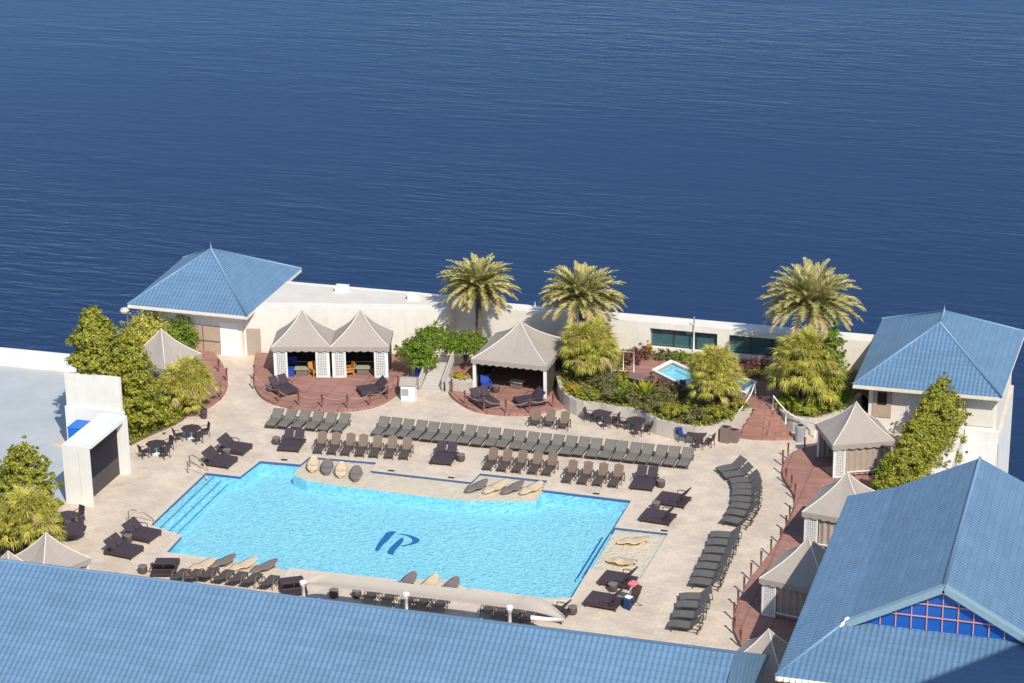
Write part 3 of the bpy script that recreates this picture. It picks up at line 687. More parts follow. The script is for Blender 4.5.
cabana(pk.x, pk.y, ZD, R(-18), 3.7, 3.5, 2.3, 4.4, 'taupe cabana half hidden by trees below the corner pavilion', lat=((.8,1.6,'r'),), group='cabanas at the left edge', back=None)
pk = G(49,533,4.2); cabana(pk.x-.2, pk.y, 0, R(-26), 3.2, 3.2, 2.5, 4.2, 'taupe cabana at lower left beside the shrubs', cur=((-1.5,1.5),), group='cabanas at the left edge', back='curtain')
pk = G(8,551,4.2); cabana(pk.x, pk.y, 0, R(-20), 3.9, 3.9, 2.2, 4.2, 'taupe cabana peak at far lower left corner above roof', cur=((-1.9,1.9),), group='cabanas at the left edge', back='curtain')

# ------------------------------------------------------------------ furniture prototypes (foot towards -Y, head +Y)
ORD = 'first second third fourth fifth sixth seventh eighth ninth tenth eleventh twelfth thirteenth fourteenth fifteenth sixteenth seventeenth eighteenth nineteenth twentieth'.split() + ['twenty-first','twenty-second','twenty-third','twenty-fourth','twenty-fifth']
def plank(mb, prof, w, th, x=0):
    """prof: list of (y,z); slab of width w"""
    for k in range(len(prof)-1):
        mb.bar((x,prof[k][0],prof[k][1]),(x,prof[k+1][0],prof[k+1][1]), w, th)
def make_lounger(W=.68, SM='sling'):
    r = empty('sun_lounger', (0,0,0)); E_ = W/2+.02
    s = MB(); plank(s, [(-.97,.30),(-.55,.36),(-.1,.35),(.24,.33)], W, .035); s.build('seat', M[SM], r)
    s = MB(); plank(s, [(.25,.345),(.6,.66),(.86,.86)], W, .035); s.build('backrest', M[SM], r)
    s = MB()
    for x in (-E_,E_):
        s.bar((x,-.97,.29),(x,-.55,.345),.04,.05); s.bar((x,-.55,.345),(x,.9,.32),.04,.05); s.bar((x,.25,.33),(x,.88,.85),.03,.04)
    s.bar((-E_,.9,.32),(E_,.9,.32),.04,.05); s.bar((-E_,-.97,.29),(E_,-.97,.29),.04,.05); s.build('frame', M['sframe'], r)
    for x in (-E_+.05,E_-.05):
        for y in (-.75,.75):
            s = MB(); s.bar((x,y,0),(x,y*.95,.32),.05,.05); s.build('leg', M['sframe'], r)
    return r
def make_recliner(long=True):
    r = empty('reclining_chair' if long else 'adirondack_chair', (0,0,0))
    s = MB(); plank(s, [(-.30,.36),(.28,.30)], .62, .04); s.build('seat', M['resind'], r)
    s = MB()
    for i, x in enumerate((-.25,-.125,0,.125,.25)):
        top = 1.10 - abs(i-2)*.035; s.bar((x,.26,.32),(x,.26+(top-.32)*.48,top),.118,.03)
    s.build('backrest', M['resin'], r)
    if long:
        s = MB(); plank(s, [(-1.02,.28),(-.62,.33),(-.31,.36)], .60, .035); s.build('footrest', M['resind'], r)
    for x in (-.38,.38):
        s = MB(); s.tube([(x,-.32,.05),(x,-.36,.45),(x,-.28,.58),(x,-.05,.62),(x,.42,.60)], .035, 6); s.build('armrest', M['resind'], r)
        s = MB(); s.bar((x,.38,0),(x,.40,.6),.05,.06); s.build('leg', M['resind'], r)
        if long:
            s = MB(); s.bar((x*.7,-.9,0),(x*.7,-.86,.3),.05,.05); s.build('leg', M['resind'], r)
    return r
def make_flat():
    r = empty('armed_lounger', (0,0,0))
    s = MB(); plank(s, [(-1.0,.30),(-.55,.36),(0,.34)], .62, .05); s.build('seat', M['resind'], r)
    s = MB(); plank(s, [(.01,.36),(.5,.50),(.85,.62)], .62, .05); s.build('backrest', M['resind'], r)
    for x in (-.36,.36):
        s = MB(); s.tube([(x,-.25,.05),(x,-.30,.40),(x,-.15,.60),(x,.10,.62),(x,.32,.42),(x,.36,.05)], .035, 6); s.build('armrest', M['resin'], r)
        s = MB(); s.bar((x*.8,-.9,0),(x*.8,-.86,.3),.05,.05); s.build('leg', M['resind'], r)
    return r
def make_daybed():
    r = empty('double_daybed', (0,0,0)); W = .72
    s = MB(); s.box((0,-.30,.24),(1.46,1.45,.20)); s.build('base', M['wicker'], r, bevel=.03)
    s = MB(); s.box((0,-.32,.37),(1.40,1.42,.08)); s.build('mattress', M['cush'], r, bevel=.03)
    s = MB(); s.box((0,.68,.22),(1.46,.50,.10)); s.build('back_frame', M['wicker'], r)
    for x in (-.36,.36):
        s = MB(); s.bar((x,.36,.42),(x,.92,.95),.64,.08); s.build('backrest', M['cush'], r, bevel=.02)
        s = MB(); s.tube([(x*2+.0*x,.0,.3),(x*2,.0,.58),(x*2,.15,.62),(x*2,.55,.60),(x*2,.62,.5)], .03, 6); s.build('armrest', M['wicker'], r)
        for y in (-.95,.85):
            s = MB(); s.box((x*1.85,y,.08),(.07,.07,.16)); s.build('leg', M['wicker'], r)
    return r
def make_drum():
    r = empty('side_table', (0,0,0))
    s = MB(); s.lathe([(.20,0),(.27,.12),(.27,.34),(.22,.44)], 16); s.build('base', M['resind'], r)
    s = MB(); s.lathe([(.27,.44),(.28,.46),(.27,.48)], 16); s.build('table_top', M['graymold'], r)
    return r
def make_chair():
    r = empty('dining_chair', (0,0,0))
    s = MB(); s.box((0,0,.44),(.50,.48,.06)); s.build('seat', M['wicker'], r)
    s = MB(); s.bar((0,.22,.45),(0,.33,.95),.48,.05); s.build('backrest', M['wicker'], r)
    for x in (-.26,.26):
        s = MB(); s.tube([(x,-.20,.44),(x,-.18,.66),(x,.24,.68)], .025, 5); s.build('armrest', M['wicker'], r)
        for y in (-.2,.22):
            s = MB(); s.bar((x*.92,y*1.15,0),(x*.9,y,.43),.04,.04); s.build('leg', M['wicker'], r)
    return r
def make_table():
    r = empty('dining_table', (0,0,0))
    s = MB(); s.lathe([(.66,.70),(.70,.72),(.70,.75),(.68,.76)], 8); s.build('table_top', M['wicker'], r)
    for a in range(4):
        an = PI/4 + a*PI/2; s = MB(); s.bar((.45*math.cos(an),.45*math.sin(an),0),(.38*math.cos(an),.38*math.sin(an),.7),.06,.06); s.build('leg', M['wicker'], r)
    s = MB(); s.lathe([(.30,0),(.32,.05),(.12,.09),(.05,.12),(.05,.7)], 14); s.build('umbrella_base', M['wpaint'], r)
    return r
class Stock:
    def __init__(s, fn): s.fn = fn; s.p = None
    def __call__(s, x, y, rz, label, cat, group, z=0):
        if s.p is None: s.p = o = s.fn()
        else: o = copy_tree(s.p)
        o.location = (x, y, z); o.rotation_euler = (0,0,rz); tag(o, label, cat, group); return o
flatl = Stock(make_flat); lwide = Stock(lambda: make_lounger(.82, 'slingd'))
loung, recl, adir, daybed, drum, dchair, dtable = [Stock(f_) for f_ in (make_lounger, make_recliner, lambda: make_recliner(False), make_daybed, make_drum, make_chair, make_table)]
j = lambda a: rnd.uniform(-a, a)
# long back row
for k in range(6):
    x = -18.40 + k*.955 + j(.03)
    loung(x, 4.95+k*.055+j(.05), R(-1)+j(.055), f'grey sling lounger, {ORD[k]} from the left in the short row below twin cabanas', 'sun lounger', 'grey loungers in the back row')
for k in range(25):
    x = -10.83 + k*(10.17+10.83)/24 + j(.03)
    loung(x, 5.36+j(.05), R(-1)+j(.055), f'grey sling lounger, {ORD[k]} from the left in the long back row', 'sun lounger', 'grey loungers in the back row')
for k, px in enumerate((323.7,337.5,351.7,365,379,394,408.7)):
    p = G(px, 430+k*.95, 1.05); recl(p.x+.1, p.y-.85, R(6)+j(.05), f'brown reclining chair, {ORD[k]} from left in the row of seven above the pool', 'reclining chair', 'brown recliners above the pool')
for k, px in enumerate((494.8,509,524,539.4,553.8)):
    p = G(px, 446.2+k*1.3, 1.05); recl(p.x+.02, p.y-.85, R(0)+j(.05), f'brown reclining chair, {ORD[k]} from left in the row of five above the pool', 'reclining chair', 'brown recliners above the pool')
for k, px in enumerate((574,589.3,604.5,619.9)):
    p = G(px, 458.6+k*1.4, 1.05); recl(p.x+.02, p.y-.85, R(0)+j(.05), f'brown reclining chair, {ORD[k]} from left in the row of four above the pool', 'reclining chair', 'brown recliners above the pool')
for k, (px, py) in enumerate(((537.5,408),(551.5,409),(566,411))):
    p = G(px, py, 1.08); adir(p.x, p.y-.62, R(4)+j(.06), ('brown slatted armchair at left of the three below the open cabana','brown slatted armchair in the middle of three below the open cabana','brown slatted armchair at right of the three below the open cabana')[k], 'armchair', 'three armchairs below the open cabana')
# arcs on the right
A1f = [(717.6,472),(722,477.5),(727.5,483.4),(728.7,489),(728,494.5),(727,501),(725.2,507),(721,513.3),(716.4,520.3)]
A1d = [42,33,25,18,11,5,-1,-6,-11]
A2f = [(706,536.8),(703,544),(699.8,552),(695.6,560),(691.5,567.6),(688,575.5),(684.9,583)]
A2d = [9,8,6,5,3,2,0]
A3f = [(675.5,599.5),(672,607),(667.5,616.5),(663,626)]
A3d = [16,11,6,1]
for fts, drs, nm in ((A1f,A1d,'the upper curved stack row'),(A2f,A2d,'the middle curved stack row'),(A3f,A3d,'the lower curved stack row')):
    for k, ((px,py),dg) in enumerate(zip(fts,drs)):
        p = G(px,py,.3); dv = Vector((math.cos(R(dg)), math.sin(R(dg)))); c_ = Vector((p.x,p.y)) + dv*.97 + Vector((-dv.y,dv.x))*.34
        lwide(c_.x+.24, c_.y+.06, R(dg-90)+j(.02), f'grey sling lounger, {ORD[k]} from the top in {nm.replace("stack ","")} at right', 'sun lounger', 'grey loungers in curved rows at right')
# front rows next to the roof, feet to the pool
for k, (px,py) in enumerate(((187,569.5),(201,570),(215.5,568.5),(230.5,570.5),(244.5,572.3),(258.5,573.8),(276,576))):
    p = G(px,py,.3); flatl(p.x-.05, p.y-.95, R(180)+j(.04), f'dark flat lounger with arm loops, {ORD[k]} from left beside the lower left tanning ledge', 'reclining chair', 'recliners between pool and long roof')
for k, (px,py) in enumerate(((378,589),(396,591),(415,593.5),(430,595.5),(446,598),(494,603.5),(508,605.5),(521,608),(534,610.5))):
    p = G(px,py,.3); flatl(p.x-.05, p.y-.95, R(180)+j(.04), f'dark flat lounger with arm loops, {ORD[k]} from left under the pale shade canopy', 'reclining chair', 'recliners between pool and long roof')
# daybeds with drum tables
def dbed(px, py, dg, label, grp='double daybeds around the pool', z=0):
    p = G(px,py,z+.35); dv = Vector((math.cos(R(dg)), math.sin(R(dg)))); daybed(p.x, p.y, R(dg-90), label, 'daybed', grp, z)
dbed(292,442,96,'plum double daybed above the pool left of the recliner row of seven')
dbed(444.5,455,93,'plum double daybed centred above the pool between recliner rows')
dbed(645,480,90,'plum double daybed right of the row of four recliners')
dbed(234,446,176,'plum double daybed above the entry steps, upper of two')
dbed(219,459,176,'plum double daybed above the entry steps, lower of two')
dbed(141,532,172,'plum double daybed left of the pool, right of two by lower steps')
dbed(123,548,172,'plum double daybed left of the pool, left of two by lower steps')
dbed(165,566,195+90,'plum double daybed touching the long roof below the pool corner')
dbed(674,498,-6,'plum double daybed right of pool, upper of two by upper corner')
dbed(659,515,-6,'plum double daybed right of pool, lower of two by upper corner')
dbed(619,578,-6,'plum double daybed by the right tanning ledge, upper of two')
dbed(605,599,-6,'plum double daybed by the right tanning ledge, beside the towels')
dbed(293,585,-60,'plum double daybed at left end of the shade canopy')
dbed(552,611,-8,'plum double daybed at right end of the shade canopy')
dbed(283,387,140,'dark double daybed before the left twin cabana', z=ZD)
dbed(373,388,35,'dark double daybed before the right twin cabana', z=ZD)
dbed(484,399,135,'dark double daybed left in front of the open cabana', z=ZD)
dbed(530,399,35,'dark double daybed right in front of the open cabana', z=ZD)
for k, (px,py,z,lb) in enumerate(((276.5,444,0,'left of the daybed above the pool by the row of seven'),(461,461,0,'right of the daybed centred above the pool'),(661,487,0,'right of the daybed beyond the row of four'),
    (227,456,0,'between the two daybeds above the entry steps'),(128.5,542,0,'between the two daybeds left of the pool'),(143,573,0,'at the long roof edge left of a daybed'),
    (656,509,0,'between the two daybeds by the upper right pool corner'),(613,591,0,'between the two daybeds by the right tanning ledge'),(572.5,614,0,'at the right end of the shade canopy'),
    (271,391,ZD,'beside the daybed before the left twin cabana'),(496,392,ZD,'inside the front of the open cabana'),(334,597,0,'under the shade canopy at its left end'),(357,597.5,0,'under the shade canopy beside the first recliner'))):
    p = G(px,py,z); drum(p.x, p.y, 0, 'round brown drum table ' + lb, 'side table', 'round drum side tables', z)
# dining sets
def dset(px, py, name, chairs, blue=None):
    p = G(px,py,.75); dtable(p.x, p.y, R(22), f'dark octagonal dining table {name}', 'dining table', 'dark dining tables')
    for k, (an, wd) in enumerate(chairs):
        a = R(an); dchair(p.x+.95*math.cos(a), p.y+.95*math.sin(a), a-PI/2, f'dark dining chair {wd}, table {name}', 'dining chair', 'dark chairs round the dining tables')
dset(156,443.5,'nearest the screen wall', ((60,'behind'),(235,'in front'),(330,'at the right')))
dset(191,428,'below the drooping palm at left', ((40,'behind'),(225,'in front'),(320,'at the right')))
dset(67,515,'left below the screen wall', ((70,'behind'),(250,'in front'),(340,'at the right')))
dset(602,412.5,'left of three below the garden wall', ((175,'at the left'),(300,'at the front'),(350,'at the right')))
dset(636,420,'middle of three below the garden wall', ((175,'at the left'),(60,'behind'),(290,'in front'),(345,'at the right')))
dset(697,433,'right of three below the garden wall', ((60,'behind'),(290,'in front'),(345,'at the right')))
p = G(697,433,.75); b = MB(); b.bar((0,.2,.5),(0,.3,1.0),.5,.03); b.box((0,0,.485),(.46,.44,.03))
tag(b.build('blue_towel', M['blue'], None, (p.x-1.0,p.y+.05,0), R(85)), 'blue towel draped over a chair left of the right garden table', 'towel')
dchair(p.x-.95, p.y+.05, R(90), 'dark dining chair under the blue towel by the garden wall', 'dining chair', 'dark chairs round the dining tables')
p = G(72,540,.0); b = MB(); b.lathe([(.1,.02),(.62,.7),(.95,.72),(.95,.76),(.62,.76)], 10); tag(b.build('round_table', M['wicker'], None, (p.x,p.y,0)), 'dark round pedestal table beside the lower left cabana', 'table')

# in-pool loungers
def make_shell(mat_, name='pool_lounger'):
    r = empty(name, (0,0,0)); m = MB(); N_ = 14; K = 8; rings = []
    def zc(t): return .10 + .24*max(0,(t-.5)/.5)**1.2 + .10*math.exp(-((t-.33)/.12)**2) + .03
    for k in range(N_+1):
        t = k/N_; y = -.98 + 1.96*t; hw = .44*math.sin(PI*min(.985,max(.015,t*.94+.03)))**.55; i = len(m.v); rings.append(i)
        for q in range(K):
            a = 2*PI*q/K; m.v.append((hw*math.cos(a), y, zc(t)+.055*math.sin(a)+ (.05*(math.cos(a)**2))))
    for k in range(N_):
        a, b_ = rings[k], rings[k+1]
        for q in range(K): m.face([a+q, a+(q+1)%K, b_+(q+1)%K, b_+q], smooth=True)
    m.face([rings[0]+q for q in range(K)]); m.face([rings[-1]+q for q in reversed(range(K))])
    m.build('shell', mat_, r)
    m = MB(); m.box((0,-.2,.04),(.34,.7,.09)); m.box((0,.55,.10),(.3,.3,.2)); m.build('foot', mat_, r)
    return r
shS, shG = Stock(lambda: make_shell(M['sand'])), Stock(lambda: make_shell(M['graymold']))
T4 = ('leftmost','second','third','rightmost')
for k, (px,py) in enumerate(((313,465.5),(327,468),(341,471),(356,474.5))):
    p = G(px,py,.0); (shS,shG)[k%2](p.x, p.y, R(18), f'{("sand","dark grey")[k%2]} moulded lounger in shallow water, {T4[k]} of four on the upper left ledge', 'pool lounger', 'moulded loungers on the pool ledges', -.165)
for k, (px,py) in enumerate(((476.5,487),(494.5,488),(512.5,488.5),(531,489))):
    p = G(px,py,.0); (shG,shS)[k%2](p.x, p.y, R(-28), f'{("dark grey","sand")[k%2]} moulded lounger in shallow water, {T4[k]} of four on the upper middle ledge', 'pool lounger', 'moulded loungers on the pool ledges', -.165)
for k, (px,py) in enumerate(((202,566),(222,562.5),(243,565.5),(264,567.5))):
    p = G(px,py,.0); (shS,shG)[k%2](p.x, p.y, R(-32), f'{("sand","dark grey")[k%2]} moulded lounger, {T4[k]} of four on the lower left ledge', 'pool lounger', 'moulded loungers on the pool ledges', -.165)
for k, (px,py) in enumerate(((407,582),(429,584.5),(450,587))):
    p = G(px,py,.0); (shG,shS)[k%2](p.x, p.y, R(-8), f'{("dark grey","sand")[k%2]} moulded lounger, {("left","middle","right")[k]} of three on the lower middle ledge', 'pool lounger', 'moulded loungers on the pool ledges', -.165)
for k, (px,py,dg) in enumerate(((633,541.5,-70),(622,562,-95))):
    p = G(px,py,.0); shS(p.x, p.y, R(dg), f'sand moulded lounger, {("upper","lower")[k]} of two on the right ledge', 'pool lounger', 'moulded loungers on the pool ledges', -.165)

# cabana contents
def make_armchair(m_): 
    r = empty('armchair', (0,0,0))
    s = MB(); s.box((0,0,.36),(.62,.60,.16)); s.build('seat', m_, r)
    s = MB(); s.bar((0,.28,.40),(0,.42,.92),.62,.08); s.build('backrest', m_, r)
    for x in (-.34,.34):
        s = MB(); s.box((x,.02,.56),(.08,.64,.06)); s.box((x,-.27,.27),(.07,.07,.54)); s.box((x,.27,.27),(.07,.07,.54)); s.build('armrest', m_, r)
    return r
def make_lowtable():
    r = empty('coffee_table', (0,0,0))
    s = MB(); s.box((0,0,.47),(1.05,.7,.05)); s.build('table_top', M['tealc'], r)
    s = MB(); s.box((0,0,.24),(.85,.5,.40)); s.build('base', M['brownplastic'], r)
    return r
teak, bluec, lowt = Stock(lambda: make_armchair(M['teak'])), Stock(lambda: make_armchair(M['blue'])), Stock(make_lowtable)
for k, (px,py,rz,lb) in enumerate(((315,371,60,'honey teak armchair inside the left twin cabana'),(348.5,371,-50,'honey teak armchair inside the right twin cabana'))):
    p = G(px,py,ZD+.3); teak(p.x,p.y,R(rz),lb,'armchair','teak chairs in the twin cabanas',ZD)
for k, (px,py,lb) in enumerate(((302,369,'pale topped coffee table inside the left twin cabana'),(363,368,'pale topped coffee table inside the right twin cabana'),(517,382,'sage topped coffee table inside the open cabana'))):
    p = G(px,py,ZD+.4); lowt(p.x,p.y,R((15,15,-12)[k]),lb,'coffee table','coffee tables in the cabanas',ZD)
p = G(290,372,ZD+.25); b = MB(); b.box((0,0,.25),(.62,.6,.5)); b.box((0,0,.52),(.66,.64,.05)); tag(b.build('pouf', M['blue'], None, (p.x,p.y,ZD), R(15)), 'blue cube pouf in the left twin cabana doorway', 'pouf')
p = G(486,385,ZD+.3); bluec(p.x,p.y,R(30),'royal blue armchair at the left inside the open cabana','armchair','blue armchairs',ZD)
p = G(290,365,ZD+.3); bluec(p.x,p.y+.6,R(200),'blue armchair at the back left inside the left twin cabana','armchair','blue armchairs',ZD)

# towel stand by the garden stairs
p = G(409,399,0); r = empty('towel_stand', (p.x,p.y,0), R(8), 'white stand with tan canvas hood beside the twin cabana deck', 'stand')
b = MB(); b.box((0,0,.55),(1.0,.7,1.1)); b.build('cabinet', M['wpaint'], r)
b = MB(); b.box((-.2,-.36,.62),(.5,.02,.5)); b.build('recess', M['grayplastic'], r)
b = MB(); b.poly([(-.6,-.45,1.15),(.6,-.45,1.15),(.55,0,1.62),(-.55,0,1.62)]); b.poly([(-.55,0,1.62),(.55,0,1.62),(.6,.5,1.5),(-.6,.5,1.5)]); b.poly([(-.6,-.45,1.15),(-.55,0,1.62),(-.6,.5,1.5),(-.6,.45,1.1)]); b.poly([(.6,-.45,1.15),(.6,.45,1.1),(.6,.5,1.5),(.55,0,1.62)]); b.build('hood', M['fabric'], r)
p = G(421.5,378,0); b = MB(); b.lathe([(.42,0),(.5,.8),(.52,.85),(.35,1.05),(.05,1.12)], 14); tag(b.build('blue_bin', M['blue'], None, (p.x,p.y,0)), 'round blue lidded bin behind the white towel stand', 'bin')

# garden stairs between the two bright green trees
s0 = G(431,391,0); s1 = G(442,362,1.1); dv = Vector((s1.x-s0.x, s1.y-s0.y, 0)); Ls = dv.length; dv.normalize(); an = math.atan2(dv.y,dv.x)-PI/2
r = empty('garden_stairs', (s0.x,s0.y,0), an, 'pale stone stairs with white balustrades between the green trees', 'stairs')
for k in range(9):
    b = MB(); h = 1.1*(k+1)/9; y_ = Ls*k/9; b.box((0, y_+Ls/18, h/2), (1.5, Ls/9, h)); b.build('step', M['concrete'], r)
for sx in (-1,1):
    b = MB()
    for k in range(10):
        y_ = Ls*k/9; h = 1.1*k/9; b.box((sx*.85,y_,h+.42),(.08,.08,.85))
    b.bar((sx*.85,-.05,.85),(sx*.85,Ls,1.95),.10,.10); b.bar((sx*.85,-.05,.15),(sx*.85,Ls,1.25),.06,.2); b.build('balustrade', M['concrete'], r)
# flower planter left of open cabana
p = G(460,393,0); r = empty('planter_box', (p.x,p.y+.3,0), R(-8), 'pale stone planter with yellow flowers left of open cabana', 'planter')
b = MB(); b.box((0,0,.5),(1.9,1.2,1.0)); b.build('planter_body', M['stone'], r)
planterflower = r

# ------------------------------------------------------------------ raised garden: retaining wall, soil, spa deck, stairs
ZT = 1.1
ret = [g2(x,y,ZT) for x,y in ((552,340),(554,356),(556,372),(558,386),(566,396),(580,402.5),(596,403.5),(611,407),(625,408),(641,411.6),(653,418.5),(668,423),(683,426),(700,428.5),(716,427),(729,421),(742,413),(752,408.5))]
ret = smooth(ret, 1)
ret2 = smooth([g2(x,y,ZT) for x,y in ((777,408),(784,413.5),(796,418),(812,419),(826,417.5),(840,411),(852,402),(862,394))], 1)
bed = ret + ret2 + [(22.0,14.4),(20.6,14.4),(20.6,22.25),(ret[0][0],22.25)]
b = MB(); b.prism(bed, ZT-.06, ZT-.06, sides=False); tag(b.build('garden_soil_ground', M['soil']), 'dark mulch of the raised garden bed', 'ground', kind='structure')
def curved_wall(pts, th, z0, z1, m, label):
    b = MB(); L_ = [Vector(p) for p in pts]; n_ = len(L_); ins = []
    for i in range(n_):
        a = L_[max(i-1,0)]; e = L_[min(i+1,n_-1)]; t = (e-a).normalized(); ins.append((L_[i]+Vector((t.y,-t.x))*-th))
    b.prism([tuple(p) for p in L_] + [tuple(p) for p in reversed(ins)], z0, z1); o = b.build('retaining_wall', m); tag(o, label, 'wall'); return o
curved_wall(ret, .28, 0, ZT+.03, M['stone'], 'curving pale retaining wall of the raised garden, left of the red stairs')
curved_wall(ret2, .28, 0, ZT+.03, M['stone'], 'curving pale retaining wall right of the red stairs')
spadeck = [g2(x,y,ZT) for x,y in ((620,372),(631,362),(645,357),(668,357),(700,362),(736,374),(760,378),(783,392),(777,408),(752,408.5),(740,398),(700,392),(668,388),(640,381))]
b = MB(); b.prism(spadeck, ZT-.06, ZT+.004); tag(b.build('spa_deck', M['wood']), 'red timber deck around the raised spas', 'deck', kind='structure')
def spa(pts, zt, label):
    cx = sum(p[0] for p in pts)/4; cy = sum(p[1] for p in pts)/4
    r = empty('spa_pool', (cx,cy,ZT), 0, label, 'spa pool', 'raised spa pools')
    L_ = [(p[0]-cx,p[1]-cy) for p in pts]; inn = [(x*.84,y*.84) for x,y in L_]; out = [(x*1.03,y*1.03) for x,y in L_]; h = zt-ZT
    b = MB(); b.prism(L_, 0, h-.06, holes=[inn], hole_sides=True); b.build('surround', M['stone'], r)
    b = MB(); b.prism(out, h-.06, h, holes=[inn], hole_sides=True, bottom=True); b.build('coping', M['white'], r)
    b = MB(); b.prism([(x*.845,y*.845) for x,y in L_], .0, h-.40, sides=False); b.build('floor', M['pfloor'], r)
    b = MB()
    for k in range(4):
        p, q = [(x*.845,y*.845) for x,y in (L_[k], L_[(k+1)%4])]; b.poly([(*p,h-.16),(*q,h-.16),(*q,h-.02),(*p,h-.02)])
    b.build('waterline_tile', M['tile'], r)
    b = MB()
    b.prism([(x*.8,y*.8) for x,y in L_], h-.41, h-.2, holes=[[(x*.5,y*.5) for x,y in L_]], hole_sides=True); b.build('bench', M['pfloor'], r)
    b = MB(); b.prism([(x*.845,y*.845) for x,y in L_], h-.05, h-.05, sides=False); b.build('water_surface', M['pwater'], r)
spa([g2(652,369.5,1.55), g2(684,385.5,1.55), g2(703,374,1.55), g2(671,359.8,1.55)], 1.55, 'raised square spa with blue water left behind drooping palm')
spa([g2(724,384,1.5), g2(746,393,1.5), g2(757,381.5,1.5), g2(735,374.5,1.5)], 1.5, 'raised spa pool nearest the top of the red stairs')
# main stairs
t0, t1 = Vector(G(755.6,409,ZT)), Vector(G(775,409,ZT)); b0, b1 = Vector(G(737,438,0)), Vector(G(794.6,439.7,0))
r = empty('timber_stairs', ((b0+b1)/2), 0, 'wide flaring red timber stairs up to the spa terrace', 'stairs'); c0 = (b0+b1)/2
NS = 6
for k in range(NS):
    h = (ZT+.004)*(k+1)/NS
    def row(t):
        a = b0.lerp(t0,t); e = b1.lerp(t1,t); mid = (a+e)/2; bow = (1-t)*.35
        return [Vector((a.x,a.y,0))-c0, Vector((a.x*.7+e.x*.3, a.y*.7+e.y*.3-bow*.8,0))-c0, Vector((a.x*.3+e.x*.7, a.y*.3+e.y*.7-bow*.8,0))-c0, Vector((e.x,e.y,0))-c0]
    A = row(k/NS); B = row((k+1.03)/NS); b = MB(); b.prism([(p.x,p.y) for p in A]+[(p.x,p.y) for p in reversed(B)], 0, h-.002*(k==NS-1)); b.build('step', M['wood'], r)
def handrail(pts_px, label, m='wpaint', base=None, name='handrail', grp='white rails beside the red stairs'):
    P0 = [G(x,y,z) for x,y,z in pts_px]; c_ = Vector((P0[0].x,P0[0].y,0)); r = empty(name, c_, 0, label, 'handrail', grp)
    b = MB(); b.tube([p-c_ for p in P0], .045, 6); b.build('rail', M[m], r)
    return r, c_, P0
lr = [(727,421,.95),(741,409,1.2),(751,394,1.75),(755.6,382,2.1)]
rr_ = [(773.5,396,2.1),(778,402,1.9),(786,411,1.5),(796,417.5,1.2),(815,424,1.0)]
for pts_, lb in ((lr,'white handrail on the left side of the red stairs'),(rr_,'white curved handrail on the right side of the red stairs')):
    r, c_, P0 = handrail(pts_, lb)
    for i in (0,1,len(P0)-1) if pts_ is lr else (0,2,len(P0)-1):
        p = P0[i]-c_; hb = .0 if P0[i].z < 1.3 else min(ZT, P0[i].z-.95)
        b = MB(); b.tube([(p.x,p.y,hb),(p.x,p.y,p.z)], .05, 6); b.build('post', M['wpaint'], r)
# litter bins
def bin_(px, py, w, h, m, label, rnd_=False):
    p = G(px,py,0); r = empty('litter_bin', (p.x,p.y,0), R(-5), label, 'bin')
    b = MB()
    if rnd_: b.lathe([(w*.42,0),(w*.5,h),(w*.46,h+.04)], 16)
    else: b.box((0,0,h/2),(w,w,h))
    b.build('body', m, r)
    b = MB()
    if rnd_: b.lathe([(w*.3,h+.041),(w*.26,h+.05)], 14)
    else: b.box((0,0,h+.02),(w*.6,w*.45,.04))
    b.build('opening', M['black'], r)
bin_(725.5,441.5,.62,1.05,M['brownplastic'],'brown square litter bin, left of pair at the red stairs')
bin_(734,441.5,.58,.85,M['brownplastic'],'brown square litter bin, right of pair at the red stairs')
bin_(800,441,.72,1.1,M['grayplastic'],'grey round litter bin at right foot of the red stairs', True)
bin_(204,418,.5,.6,M['sframe'],'small dark bin beside the drooping palm at left', True)
# low dark spa table and gate
p = G(639,377,ZT+.5); b = MB(); b.box((0,0,.5),(1.5,1.1,.05)); [b.box((x,y,.25),(.06,.06,.5)) for x in (-.65,.65) for y in (-.45,.45)]
tag(b.build('low_table', M['brownplastic'], None, (p.x,p.y,ZT), R(-20)), 'dark square low table on the spa deck', 'table')
ga = G(611.5,372,ZT); r = empty('wire_gate', (ga.x,ga.y,ZT), R(3), 'thin white metal gate between drooping palm and spa deck', 'gate')
b = MB(); 
for x in (0,.85,1.6): b.tube([(x,0,0),(x,0,1.9)], .035, 5)
for z in (1.85,1.6,.15): b.tube([(0,0,z),(1.6,0,z)], .025, 5)
b.build('frame', M['wpaint'], r)
# pool hand rails
def ladder(px,py,label,rz):
    p = G(px,py,0); r = empty('pool_handrail', (p.x,p.y,0), rz, label, 'pool rail', 'bronze rails at the pool steps')
    b = MB(); b.tube([(0,0,0),(0,0,.8),(.25,0,.9),(.9,0,.7),(1.5,0,.2),(1.6,0,-.3)], .03, 6); b.build('rail', M['gold'], r)
    b = MB(); b.lathe([(.07,.0),(.07,.05),(.04,.06)], 10); b.build('foot', M['steel'], r)
ladder(129,523,'bronze handrail at the lower end of the entry steps',R(20))
ladder(188,473,'bronze handrail, front of pair at upper end of entry steps',R(-15))
ladder(190,467,'bronze handrail, back of pair at upper end of entry steps',R(-15))

